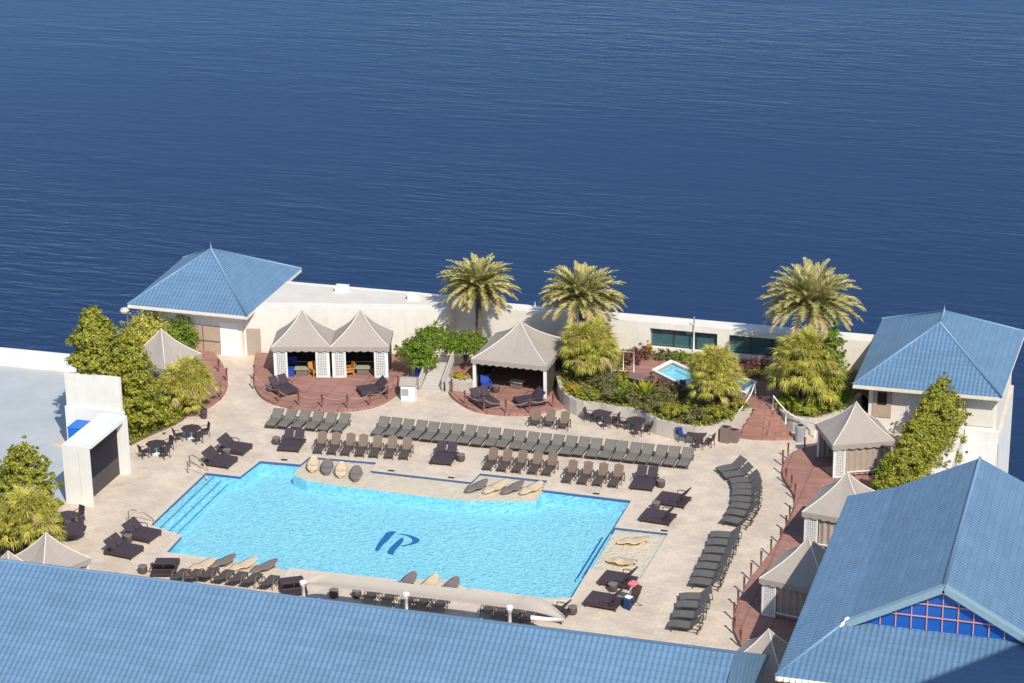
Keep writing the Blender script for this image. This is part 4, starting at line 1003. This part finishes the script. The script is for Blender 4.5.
# shade canopy along the long roof
cp = [G(303,582,2.2), G(406,594,2.2), G(509.6,607,2.2), G(556,618,1.8)]
c0 = cp[0].copy(); c0.z = 0
r = empty('shade_canopy', c0, 0, 'pale fabric shade canopy on white posts along the pool bottom edge', 'canopy')
for k in range(3):
    q = cp[k]-c0; b = MB(); b.tube([(q.x,q.y,0),(q.x,q.y,2.05)], .10, 8); b.lathe([(.10,1.9),(.20,2.1),(.20,2.25),(.1,2.3)], 10, (q.x,q.y,0)); b.build('post', M['wpaint'], r)
m = MB()
Lx = (cp[2]-cp[0]).x; NX = 60; NY = 8; y0_ = cp[0].y-c0.y
grid = []
X1 = Lx + 3.1
for i in range(NX+1):
    x = X1*i/NX; rowv = []
    for jn in range(NY+1):
        v_ = jn/NY; seg_ = (x/(Lx/2))
        arch = .07*abs(math.sin(PI*seg_)) if x < Lx else .38*math.sin(PI*min(1,(x-Lx)/3.1))
        endf = 1.0
        if x < 1.2: endf = math.sin(PI/2*x/1.2)
        if x > Lx: endf = max(.02, 1-((x-Lx)/3.1)**1.7)
        z = 2.18 + arch*(.3+.7*v_) + .10*v_ - (.35*((x-Lx)/3.1) if x > Lx else 0)
        rowv.append((x, (cp[1].y-cp[0].y)*x/(Lx/2) + v_*1.05*endf + (-.2 if v_ == 0 else 0)+.0, z - .12*math.sin(PI*v_)))
    grid.append(rowv)
i0 = len(m.v)
for rw in grid: m.v += rw
for i in range(NX):
    for jn in range(NY): a = i0+i*(NY+1)+jn; m.face([a, a+NY+1, a+NY+2, a+1], smooth=True)
m.build('fabric', M['canvas'], r)
e0 = cp[2]-c0; e1 = Vector((X1, grid[-1][0][1], grid[-1][0][2]))
b = MB(); b.tube([Vector((e0.x+1.3,e0.y-.25,1.85)), Vector((e0.x+2.2,e0.y-.22,1.84)), e1+Vector((0,0,.02))], .13, 8); b.build('end_beam', M['wpaint'], r)
b = MB(); b.tube([(grid[i][NY]) for i in range(NX+1)], .03, 5); b.build('edge_cable', M['concrete'], r)

# towels on a dark chair, lower right
p = G(632,606,0); r = empty('folding_chair', (p.x,p.y,0), R(-35), 'dark folding chair standing behind the lower right daybed', 'chair')
b = MB(); plank(b, [(-.5,.35),(-.1,.30),(.1,.42),(.5,1.2)], .62, .05); b.build('sling', M['resind'], r)
for x in (-.33,.33):
    b = MB(); b.bar((x,-.5,0),(x,.35,.9),.04,.04); b.bar((x,.5,0),(x,-.3,.6),.04,.04); b.build('leg', M['sframe'], r)
b = MB(); b.box((0,0,0),(.45,.5,.18)); tag(b.build('towel', M['pink'], None, (p.x+.0,p.y+.25,1.30), R(-20), bevel=.05), 'pink folded towel on top of the dark folding chair', 'towel')
b = MB(); b.box((0,0,0),(.55,.45,.10)); b.box((.05,-.22,-.25),(.5,.06,.55)); o = b.build('towel', M['navy'], None, (p.x-.1,p.y-.35,.62), R(-25), bevel=.03); tag(o, 'navy towel hanging over the seat of the folding chair', 'towel')
b = MB(); b.box((0,0,.09),(.42,.30,.07)); b.box((0,-.12,0),(.36,.12,.2)); tag(b.build('towel', M['wpaint'], None, (p.x-.12,p.y-.28,.62), R(-25), bevel=.03), 'white towel lying across the navy one', 'towel')

# ------------------------------------------------------------------ planting
def leafmass(blobs, n, size, seed, up=.35, clump=.32, aspect=.55, m=None):
    rg = random.Random(seed); m = m or MB(); g = rg.gauss
    n = int(n*3.0); size = size*.78; vol = [b[3]*b[4]+b[4]*b[5]+b[3]*b[5] for b in blobs]; tot = sum(vol)
    for (cx,cy,cz,rx_,ry_,rz_2), vv in zip(blobs, vol):
        k = int(n*vv/tot); ncl = max(6, int(k/45)); per = max(1, k//ncl)
        for _ in range(ncl):
            d_ = Vector((g(0,1),g(0,1),g(0,1))).normalized()
            if d_.z < -.35: d_.z *= -.6
            rad = rg.uniform(.45,1.0) if rg.random() > .14 else rg.uniform(1.0,1.22); cc = Vector((cx+d_.x*rx_*rad, cy+d_.y*ry_*rad, cz+d_.z*rz_2*rad))
            cr = clump*min(rx_,ry_,rz_2)*rg.uniform(.55,1.25)*(1 if rad < 1 else .55)
            for _ in range(per):
                o = Vector((g(0,1),g(0,1),g(0,.8))); p = cc + o*cr*.5
                nrm_ = (d_*.8 + o.normalized()*.6 + Vector((0,0,up)) + Vector((g(0,.45),g(0,.45),g(0,.45)))).normalized()
                t = nrm_.cross(Vector((g(0,1),g(0,1),g(0,1)))).normalized(); b_ = nrm_.cross(t); s_ = size*rg.uniform(.6,1.35)
                i = len(m.v); q = p - t*s_*.5
                m.v += [tuple(q), tuple(p - b_*s_*aspect*.5), tuple(p + t*s_*.5 - nrm_*s_*.12), tuple(p + b_*s_*aspect*.5)]
                m.face([i,i+1,i+2,i+3])
    return m
def tree(name, base, blobs, n, size, leaf, label, cat, seed, trunk_r=.12, group=None, limbs=5, core=None):
    """blobs relative to base"""
    r = empty(name, base, 0, label, cat, group); rg = random.Random(seed+99)
    top = max(b[2] for b in blobs); t = MB()
    cen = Vector((sum(b[0] for b in blobs)/len(blobs), sum(b[1] for b in blobs)/len(blobs), 0))
    t.tube([(0,0,-.05), (cen.x*.4,cen.y*.4,top*.4), (cen.x,cen.y,top*.9)], [trunk_r,trunk_r*.75,trunk_r*.3], 8)
    for k in range(limbs):
        b_ = blobs[k%len(blobs)]; e = Vector((b_[0]+rg.uniform(-.6,.6)*b_[3], b_[1]+rg.uniform(-.6,.6)*b_[4], b_[2]+rg.uniform(-.1,.5)*b_[5])); s_ = Vector((cen.x*.4,cen.y*.4,top*rg.uniform(.3,.55)))
        t.tube([s_, s_.lerp(e,.5)+Vector((0,0,.1)), e], [trunk_r*.5,trunk_r*.3,trunk_r*.1], 5)
    t.build('trunk', M['bark'], r)
    leafmass(blobs, n, size, seed).build('crown', M[leaf], r)
    return r
def shrub(px, py, zb, rx_, h, leaf, label, n=700, size=.16, seed=None, name='shrub', cat='shrub', group='shrubs in the raised garden', ry=None, kind=None):
    """py = pixel row of the shrub's base centre"""
    p = G(px, py, zb); sd = seed or int(px*7+py); o = leafmass([(0,0,h*.45,rx_,ry or rx_,h*.55),(rx_*.4,.1,h*.3,rx_*.6,(ry or rx_)*.6,h*.4),(-rx_*.4,-.1,h*.3,rx_*.6,(ry or rx_)*.6,h*.4)], n, size, sd)
    stem = MB(); 
    rg = random.Random(sd)
    for _ in range(7): o.cur = 1; o.tube([(rg.uniform(-.1,.1),rg.uniform(-.1,.1),-.03),(rg.uniform(-.6,.6)*rx_,rg.uniform(-.6,.6)*rx_,h*.7)],[.03,.01],4)
    o.cur = 0
    ob = o.build(name, [M[leaf], M['bark']], None, (p.x,p.y,zb)); tag(ob, label, cat, group if not kind else None, kind); return ob

def frond_palm(base, cz, R_, seed, label, trunk_lean=(0,0)):
    r = empty('date_palm', base, 0, label, 'palm tree', 'tall feathery palms before the seawall'); rg = random.Random(seed); g = rg.gauss
    t = MB(); prof = []; 
    pts = [Vector((trunk_lean[0]*k/10, trunk_lean[1]*k/10, cz*k/10-.05)) for k in range(11)]
    rad = [.21+.025*(k%2)+.07*(k>8) for k in range(11)]
    t.tube(pts, rad, 10); t.build('trunk', M['palmbark'], r)
    top = pts[-1]
    green, dry = MB(), MB()
    nf = 108
    for k in range(nf):
        f_ = k/nf; az = k*2.39996+rg.uniform(-.2,.2); el0 = math.asin(max(-.25,min(.99, 1.0-1.12*f_)))+g(0,.05)
        L = R_*(1.0 if f_ > .15 else .88)*rg.uniform(.9,1.08); mb = dry if f_ > .80 else green
        hd = Vector((math.cos(az),math.sin(az),0)); p = top.copy(); e = el0; NSg = 9; pts = [p.copy()]; ds = []
        for s_ in range(NSg):
            d_ = hd*math.cos(e)+Vector((0,0,math.sin(e))); ds.append(d_); p = p + d_*L/NSg; pts.append(p.copy()); e -= (.035+.095*s_/NSg)*(1.0+.3*math.cos(el0))
        side = hd.cross(Vector((0,0,1))).normalized()
        tw = rg.uniform(-.5,.5)
        for s_ in range(NSg):
            a, b_ = pts[s_], pts[s_+1]; w_ = .035*(1-s_/NSg)+.012
            i = len(mb.v); mb.v += [tuple(a-side*w_),tuple(a+side*w_),tuple(b_+side*w_),tuple(b_-side*w_)]; mb.face([i,i+1,i+2,i+3])
        nl = 24
        for q in range(nl):
            t_ = (q+.9)/nl; s_ = min(NSg-1,int(t_*NSg)); a = pts[s_].lerp(pts[s_+1], t_*NSg-s_); d_ = ds[s_]; upn = side.cross(d_)*-1
            if upn.z < 0: upn = -upn
            ll = .58*R_/2.8*(math.sin(PI*min(1,(t_*.86+.12)))**.6)*rg.uniform(.85,1.15)
            for sg in (-1,1):
                ang = R(48)-R(22)*t_; v_ = (d_*math.cos(ang)*1.0 + side*sg*math.sin(ang) + upn*(.42-.2*t_+g(0,.08))).normalized()
                wv = d_*.062; i = len(mb.v); tip = a+v_*ll-Vector((0,0,.06))
                mb.v += [tuple(a-wv),tuple(a+wv),tuple(a+v_*ll*.6+wv*.9),tuple(tip),tuple(a+v_*ll*.6-wv*.9)]; mb.face([i,i+1,i+2,i+3,i+4])
    green.build('crown', M['frond'], r); dry.build('dry_fronds', M['dfrond'], r)
    return r
def drooping(base, h, R_, seed, label, leaf='lg_yellow', group='yellow green drooping palms', heads=7, n=1500, name='fan_palm'):
    r = empty(name, base, 0, label, 'palm tree', group); rg = random.Random(seed); g = rg.gauss
    t = MB(); m = MB(); m2 = MB()
    hs = []
    heads = int(heads*3.2)
    for k in range(heads):
        a = k*2.4; q_ = k/heads; rr2 = R_*.58*math.sqrt(q_)*rg.uniform(.8,1.1); hx, hy = rr2*math.cos(a), rr2*math.sin(a); hz = h*(.92-.60*q_**1.3)+g(0,.16); hs.append(Vector((hx,hy,hz)))
        t.tube([(hx*.3,hy*.3,-.05),(hx*.6,hy*.6,hz*.5),(hx,hy,hz)], [.11,.09,.07], 6)
    t.build('trunk', M['palmbark'], r)
    for k in range(n//15):
        c_ = rg.choice(hs); az = rg.uniform(0,2*PI); el_ = rg.uniform(-.5,1.35); hd = Vector((math.cos(az),math.sin(az),0)); side = Vector((-hd.y,hd.x,0))
        d_ = hd*math.cos(el_)+Vector((0,0,math.sin(el_))); c_ = c_+d_*R_*rg.uniform(.10,.30); mb = m; m.cur = 0 if rg.random() < .9 else 1; L0 = R_*rg.uniform(.24,.38); un = side.cross(d_)
        if un.z < 0: un = -un
        for q in range(15):
            t_ = (q-7)/7; an = t_*1.15+g(0,.05); dd = d_*math.cos(an)+side*math.sin(an)+un*.10*abs(t_); L = L0*(1-.28*abs(t_))*rg.uniform(.85,1.1); p = c_.copy(); w0 = .036; ring = []; sdv = un.cross(dd).normalized(); N_ = 4; dr = rg.uniform(.16,.34)
            for s_ in range(N_+1):
                w_ = w0*(.6+.4*math.sin(PI*min(1,s_/N_+.3)))*(1-.85*(s_/N_)**3); ring.append((p-sdv*w_, p+sdv*w_)); p = p+dd*L/N_; dd = (dd+Vector((0,0,-dr*(1+s_)*.9))).normalized()
            i = len(mb.v)
            for a_, b_ in ring: mb.v += [tuple(a_),tuple(b_)]
            for s_ in range(N_): mb.face([i+2*s_,i+2*s_+1,i+2*s_+3,i+2*s_+2])
    m.build('crown', [M[leaf], M['dfrond'] if leaf == 'lg_yellow' else M['lg_yellow']], r)
    return r
def agave(px, py, zb, s, label, leaf='lg_green', seed=3):
    p = G(px,py,zb); m = MB(); rg = random.Random(seed)
    for k in range(46):
        az = k*2.4; el_ = R(82-1.5*k)+rg.uniform(-.1,.1); hd = Vector((math.cos(az),math.sin(az),0)); d_ = hd*math.cos(el_)+Vector((0,0,math.sin(el_))); sd = Vector((-hd.y,hd.x,0)); L = s*rg.uniform(.8,1.1)
        q = Vector((0,0,.15)); mid = q+d_*L*.55; tip = q+d_*L-Vector((0,0,.12*s)); w_ = .07*s; i = len(m.v)
        m.v += [tuple(q-sd*w_*.5),tuple(q+sd*w_*.5),tuple(mid+sd*w_),tuple(tip),tuple(mid-sd*w_)]; m.face([i,i+1,i+2,i+3,i+4])
    m.cur = 0
    tag(m.build('spiky_plant', M[leaf], None, (p.x,p.y,zb)), label, 'plant', 'spiky plants in the raised garden')

# date palms
for (px,py,Y,zb,R_,lb,sd) in ((478,288,20.9,0,3.0,'feathery date palm behind the open cabana, leftmost of three',1),(582,298,20.6,ZT,3.15,'feathery date palm above drooping palm, middle of three',2),(811,304,20.2,ZT,3.65,'feathery date palm beside the right glass band, rightmost of three',3)):
    p = H(px,py,Y); frond_palm(Vector((p.x,p.y,zb)), p.z-zb, R_, sd, lb)
# drooping palms
for (px,pyt,Y,zb,R_,lb,sd,hd_) in ((589,331,16.6,ZT,2.75,'drooping yellow green palm right of the open cabana',11,8),(715,354,13.1,ZT,2.5,'drooping yellow green palm left of the red stairs',12,8),(808,340,15.0,ZT,3.1,'drooping yellow green palm below the rightmost date palm',13,9),(184,371,6.0,0,2.6,'drooping yellow green palm left below the corner pavilion',14,6)):
    p = H(px,pyt,Y); drooping(Vector((p.x,p.y,zb)), p.z-zb, R_, sd, lb, heads=hd_, n=8500 if R_ > 2.4 else 6000)
p = H(716,350,17.5); drooping(Vector((p.x,p.y,ZT)), p.z-ZT, 1.2, 15, 'small round green palm between the spas and glass band', leaf='lg_green', heads=3, n=420)
# bright green trees by garden stairs
p = G(421,379,0); tree('broadleaf_tree', Vector((p.x,p.y,0)), [(.5,.5,2.5,1.55,1.5,1.1),(-.5,.1,1.9,1.3,1.2,.9),(.9,.7,3.0,1.2,1.1,.9),(.3,-.2,1.5,1.2,1,.7)], 9000, .17, 'lg_green', 'bright green rounded tree left of garden stairs', 'tree', 21, group='bright green trees by the garden stairs')
p = G(463,374,0); tree('broadleaf_tree', Vector((p.x,p.y+.3,0)), [(.2,.3,2.1,1.45,1.3,.95),(-.7,.0,1.8,1.0,.9,.8),(1.0,.2,2.1,.9,.9,.7)], 6000, .17, 'lg_green', 'bright green rounded tree left of the open cabana', 'tree', 22, group='bright green trees by the garden stairs')
# left trees
def conifer_blobs(h, r, z0, seed, n=9):
    rg = random.Random(seed); out = []
    for k in range(n):
        t = k/(n-1); z = z0+(h-z0)*t; rr2 = r*(1-t**2.6*.66)*rg.uniform(.88,1.08); a = k*2.4; out.append((rr2*.35*math.cos(a)*(1-t), rr2*.35*math.sin(a)*(1-t), z, rr2*.85, rr2*.85, (h-z0)/n*1.6))
    for k in range(7):
        a = k*2.4+1; q_ = r*rg.uniform(.2,.75); zt_ = h*(1-.5*q_/r)+rg.uniform(-.2,.35); out.append((q_*math.cos(a), q_*math.sin(a), zt_, .30, .30, .62))
    return out
p = H(92,374,-.3); p2 = H(90,312,-.3); tree('podocarpus_tree', Vector((p.x+.35,p.y,qa.z-.5)), conifer_blobs(p2.z-qa.z+.3, 1.95, .35, 5), 15000, .21, 'lg_olive', 'dense olive green tree rising behind the tall plain wall', 'tree', 31)
b = MB(); b.prism([(qa.x+.0,-1.9),(qx-1.6,-1.9),(qx-1.6,1.2),(qa.x+.0,1.2)], 0, qa.z-.5); tag(b.build('planter_box', [M['stucco']]), 'raised planter behind the tall plain wall at left', 'planter')
p = G(140,432,0); pt = H(142,335,p.y+.4); tree('podocarpus_tree', Vector((p.x-.1,p.y-.3,0)), conifer_blobs(pt.z-.3, 2.1, 1.5, 6, 10), 11500, .20, 'lg_olive', 'tall olive green tree left of the half hidden cabana', 'tree', 32)
p = G(152,352,0); shrub(152,352,0,1.9,3.3,'lg_yellow','yellow green bush under the left pavilion eave',3600,.2,41,group='bushes under the left pavilion')
shrub(183,352,0,1.35,2.9,'lg_green','deep green bush beside the tan double door',3200,.17,42,group='bushes under the left pavilion')
shrub(137,352,0,1.4,2.4,'lg_yellow','pale yellow green bush nearest the cream parapet at left',2000,.2,43,group='bushes under the left pavilion')
# left bed ground cover
bedL = [g2(x,y) for x,y in ((131,446),(140,441),(155,434),(172,427),(184,420),(190,410),(182,400),(150,400),(128,415),(124,440))]
b = MB(); b.prism(bedL, 0, .12); tag(b.build('planting_bed_ground', M['soil']), 'mulch of the left planting bed', 'ground', kind='structure')
def cover(poly, z, n, size, leaf, h, seed, label, holes=()):
    rg = random.Random(seed); m = MB(); xs = [p[0] for p in poly]; ys = [p[1] for p in poly]; k = 0
    def inside(x,y,poly=poly):
        c_ = False; j_ = len(poly)-1
        for i in range(len(poly)):
            if (poly[i][1] > y) != (poly[j_][1] > y) and x < (poly[j_][0]-poly[i][0])*(y-poly[i][1])/(poly[j_][1]-poly[i][1])+poly[i][0]: c_ = not c_
            j_ = i
        return c_
    while k < n:
        x, y = rg.uniform(min(xs),max(xs)), rg.uniform(min(ys),max(ys))
        if not inside(x,y) or any(inside(x,y,h_) for h_ in holes): k += .1; continue
        k += 1; zz_ = z + h*rg.random()*(.4+.6*abs(math.sin(x*1.9)*math.cos(y*2.3))); nn = Vector((rg.gauss(0,.6),rg.gauss(0,.6),1)).normalized(); t = nn.cross(Vector((rg.gauss(0,1),rg.gauss(0,1),0))).normalized(); b_ = nn.cross(t); s_ = size*rg.uniform(.6,1.3); p = Vector((x,y,zz_)); i = len(m.v)
        m.v += [tuple(p-t*s_*.5),tuple(p-b_*s_*.28),tuple(p+t*s_*.5),tuple(p+b_*s_*.28)]; m.face([i,i+1,i+2,i+3])
    o = m.build('ground_cover', M[leaf]); tag(o, label, 'ground cover', kind='stuff')
cover(bedL, .12, 3600, .17, 'lg_lime', .35, 51, 'lime green ground cover in the left bed')
shrub(128,436,.1,.7,1.1,'lg_lime','lime shrub beside the screen wall corner',600,.15,52,group='shrubs in the left bed')
shrub(165,425,.1,.7,.8,'lg_lime','bright lime shrub at the foot of the left drooping palm',500,.15,53,group='shrubs in the left bed')
shrub(135,408,.1,1.1,2.2,'lg_dark','dark green bush behind the tall olive tree',900,.18,54,group='shrubs in the left bed')
# lower left
p = G(30,528,0); pt = H(34,446,p.y); tree('podocarpus_tree', Vector((p.x,p.y,0)), conifer_blobs(pt.z-.3, 2.35, 1.2, 8, 10)+[(-2.2,.2,2.4,1.5,1.5,1.8)], 9500, .20, 'lg_olive', 'large olive green tree at the lower left edge', 'tree', 33)
for k, (px,py,lb) in enumerate(((12,545,'yellow green bush at far lower left behind the cabana peaks'),(36,541,'yellow green bush between the tree and lower left cabana'),(10,525,'yellow green bush under the large lower left tree'))):
    shrub(px,py,0,1.7,2.0,'lg_lime',lb,1500,.2,60+k,group='bushes at the lower left')
p = G(52,520,0); shrub(54,527,0,.5,.8,'lg_red','small russet shrub above the lower left cabana',200,.14,66,group='bushes at the lower left')
b = MB(); b.prism([g2(x,y) for x,y in ((-30,500),(50,500),(60,516),(58,535),(40,560),(-40,560))], 0, .12); tag(b.build('planting_bed_ground', M['soil']), 'mulch of the lower left planting bed', 'ground', kind='structure')

p = G(30,553,0); pt = H(28,500,p.y); drooping(Vector((p.x,p.y,0)), pt.z, 2.6, 16, 'bright yellow green fan palm between lower left tree and cabana', heads=7, n=6500)
# raised garden planting
cover([q for q in bed], ZT-.05, 15000, .17, 'lg_olive', .42, 55, 'mixed olive ground cover filling the raised garden bed', holes=[spadeck])
S = lambda px,py,rx_,h,leaf,lb,n=700,size=.16,**k: shrub(px,py,ZT-.06,rx_,h,leaf,lb,n,size,**k)
S(571,392,.75,.6,'lg_gold','golden low shrub at left end of the garden wall',600,.12)
S(583,397,.8,.55,'lg_lime','lime low shrub right of the golden one on the garden wall',600,.12)
S(597,399,.7,.7,'lg_lime','lime green shrub behind the left garden table',600,.13)
S(612,399,1.1,1.2,'lg_dark','dark bronze green shrub behind the left garden table',1100,.14)
S(606,389,1.0,1.3,'lg_dark','dark green shrub at foot of the drooping palm right of the open cabana',900,.15)
S(632,402,1.0,1.0,'lg_dark','dark green shrub behind the middle garden table',900,.15)
S(656,411,1.3,1.1,'lg_dark','dark green shrub right of the spiky plants',1200,.15)
S(676,417,1.3,1.1,'lg_olive','olive shrub above the curved garden wall face',1200,.15)
S(697,421,1.2,1.0,'lg_dark','dark green shrub behind the right garden table',1100,.15)
S(715,419,1.2,1.1,'lg_olive','olive shrub left of the brown litter bins',1000,.15)
S(733,408,.9,.9,'lg_olive','olive shrub beside the left stair handrail',700,.15)
S(668,398,1.2,1.0,'lg_dark','dark shrub between low spa deck and garden wall',1000,.15)
S(655,388,.9,.9,'lg_red','russet shrub in front of the square spa',600,.15)
S(676,391,.8,.8,'lg_red','russet shrub below the square spa corner',500,.15)
S(640,391,.9,.8,'lg_olive','olive shrub below the dark low table',600,.15)
S(620,384,1.0,.9,'lg_olive','olive shrub left of the dark low table',700,.15)
S(632,364,.8,1.1,'lg_red','russet shrub left beside the seawall glass',700,.15)
S(641,359,.8,1.1,'lg_red','russet shrub under the glass band left end',700,.15)
S(649,356,.28,1.35,'lg_gold','golden upright shrub at left end of the glass band',450,.13)
S(664,360,.9,.8,'lg_dark','low green shrub, leftmost under the first glass band',700,.14)
S(678,361,.9,.8,'lg_green','low green shrub, second under the first glass band',700,.14)
S(692,363,.9,.8,'lg_olive','low olive shrub, third under the first glass band',700,.14)
S(705,366,.9,.8,'lg_olive','low olive shrub, rightmost under the first glass band',600,.14)
S(732,369,.9,.8,'lg_olive','low olive shrub at left under the second glass band',600,.14)
S(746,370,.9,.8,'lg_red','russet shrub at middle under the second glass band',600,.14)
S(760,369,.9,1.0,'lg_red','russet shrub at right under the second glass band',700,.14)
S(752,378,.8,.7,'lg_dark','dark shrub behind the spa nearest the stairs',500,.14)
S(787,407,1.0,1.0,'lg_lime','lime shrub right of the stair top',900,.15)
S(803,413,1.2,1.0,'lg_lime','lime shrub on the curved wall right of stairs',1100,.15)
S(822,411,1.1,1.0,'lg_lime','lime shrub below the right drooping palm',1000,.15)
S(837,402,1.0,1.1,'lg_dark','dark green shrub at right end of the garden bed',800,.15)
agave(645,400,ZT, 1.5, 'bright green spiky plant, right of two above the garden wall', 'lg_lime', 3)
agave(622,402,ZT, 1.3, 'green spiky plant, left of two above the garden wall', 'lg_green', 4)
p = H(833,385,14.8); pt = H(834,325,14.8); tree('podocarpus_tree', Vector((p.x,14.8,ZT)), conifer_blobs(pt.z-ZT-.2, 1.1, .5, 9, 8), 3200, .18, 'lg_green', 'slim green tree between rightmost date palm and pavilion roof', 'tree', 34)
# flowers in planter
o = leafmass([(0,0,1.15,.85,.5,.28)], 500, .13, 71); o.build('flowers', M['lg_gold'], planterflower)
# tall hedge by the right parapet
hs = [(941,452,385),(933,462,396),(925,472,408),(916,482,422),(908,492,436),(900,500,452)]
for k, (px,pyb,pyt) in enumerate([(944,None,382),(936,None,393),(925,None,408),(915,None,424),(906,None,442),(893,None,458)]):
    Y = (12.0,9.4,6.6,3.8,1.2,-1.8)[k]; xx = 24.75; 
    top = H(px,pyt,Y); x_ = top.x
    tree('podocarpus_tree', Vector((x_,Y,0)), conifer_blobs(top.z-.15, 1.75, .7, 80+k, 8), 6500, .19, 'lg_olive', ('tall hedge tree nearest the right pavilion','second tall hedge tree from the right pavilion','third tall hedge tree from the right pavilion','fourth tall hedge tree from the right pavilion','fifth tall hedge tree from the right pavilion','hedge tree touching the gabled roof, farthest from the pavilion')[k], 'tree', 80+k, group='tall hedge trees by the right parapet', trunk_r=.09)

# ------------------------------------------------------------------ camera, light, world
cd = bpy.data.cameras.new('camera'); co = bpy.data.objects.new('camera', cd); col.objects.link(co)
cd.sensor_width = 36; cd.sensor_fit = 'HORIZONTAL'; cd.lens = 36*F/1024; cd.clip_start = 1; cd.clip_end = 8000
Mx = Matrix((AX[0], AX[1], AX[2])).to_4x4(); Mx.translation = CAM; co.matrix_world = Mx
scene.camera = co
sd = bpy.data.lights.new('sun', 'SUN'); so = bpy.data.objects.new('sun', sd); col.objects.link(so)
sd.energy = 4.0; sd.angle = R(.53); sd.color = (1.0,.93,.82)
sv = Vector((sund.x*math.cos(el), sund.y*math.cos(el), math.sin(el))); so.rotation_euler = sv.to_track_quat('Z','Y').to_euler(); so.location = (40,-60,80)
wd_ = bpy.data.worlds.new('World'); scene.world = wd_; wd_.use_nodes = True; nt = wd_.node_tree
sk = nt.nodes.new('ShaderNodeTexSky'); sk.sky_type = 'NISHITA'; sk.sun_disc = False; sk.sun_elevation = el; sk.sun_rotation = math.atan2(sund.x, sund.y); sk.air_density = 1.0; sk.dust_density = .5; sk.ozone_density = 1.5
nt.links.new(sk.outputs[0], nt.nodes['Background'].inputs[0]); nt.nodes['Background'].inputs[1].default_value = .13
vs = scene.view_settings; vs.view_transform = 'Standard'; vs.look = 'None'; vs.gamma = 1; vs.exposure = .28; vs.use_curve_mapping = False
scene.cycles.max_bounces = 8; scene.cycles.transparent_max_bounces = 16
scene.cycles.use_denoising = True
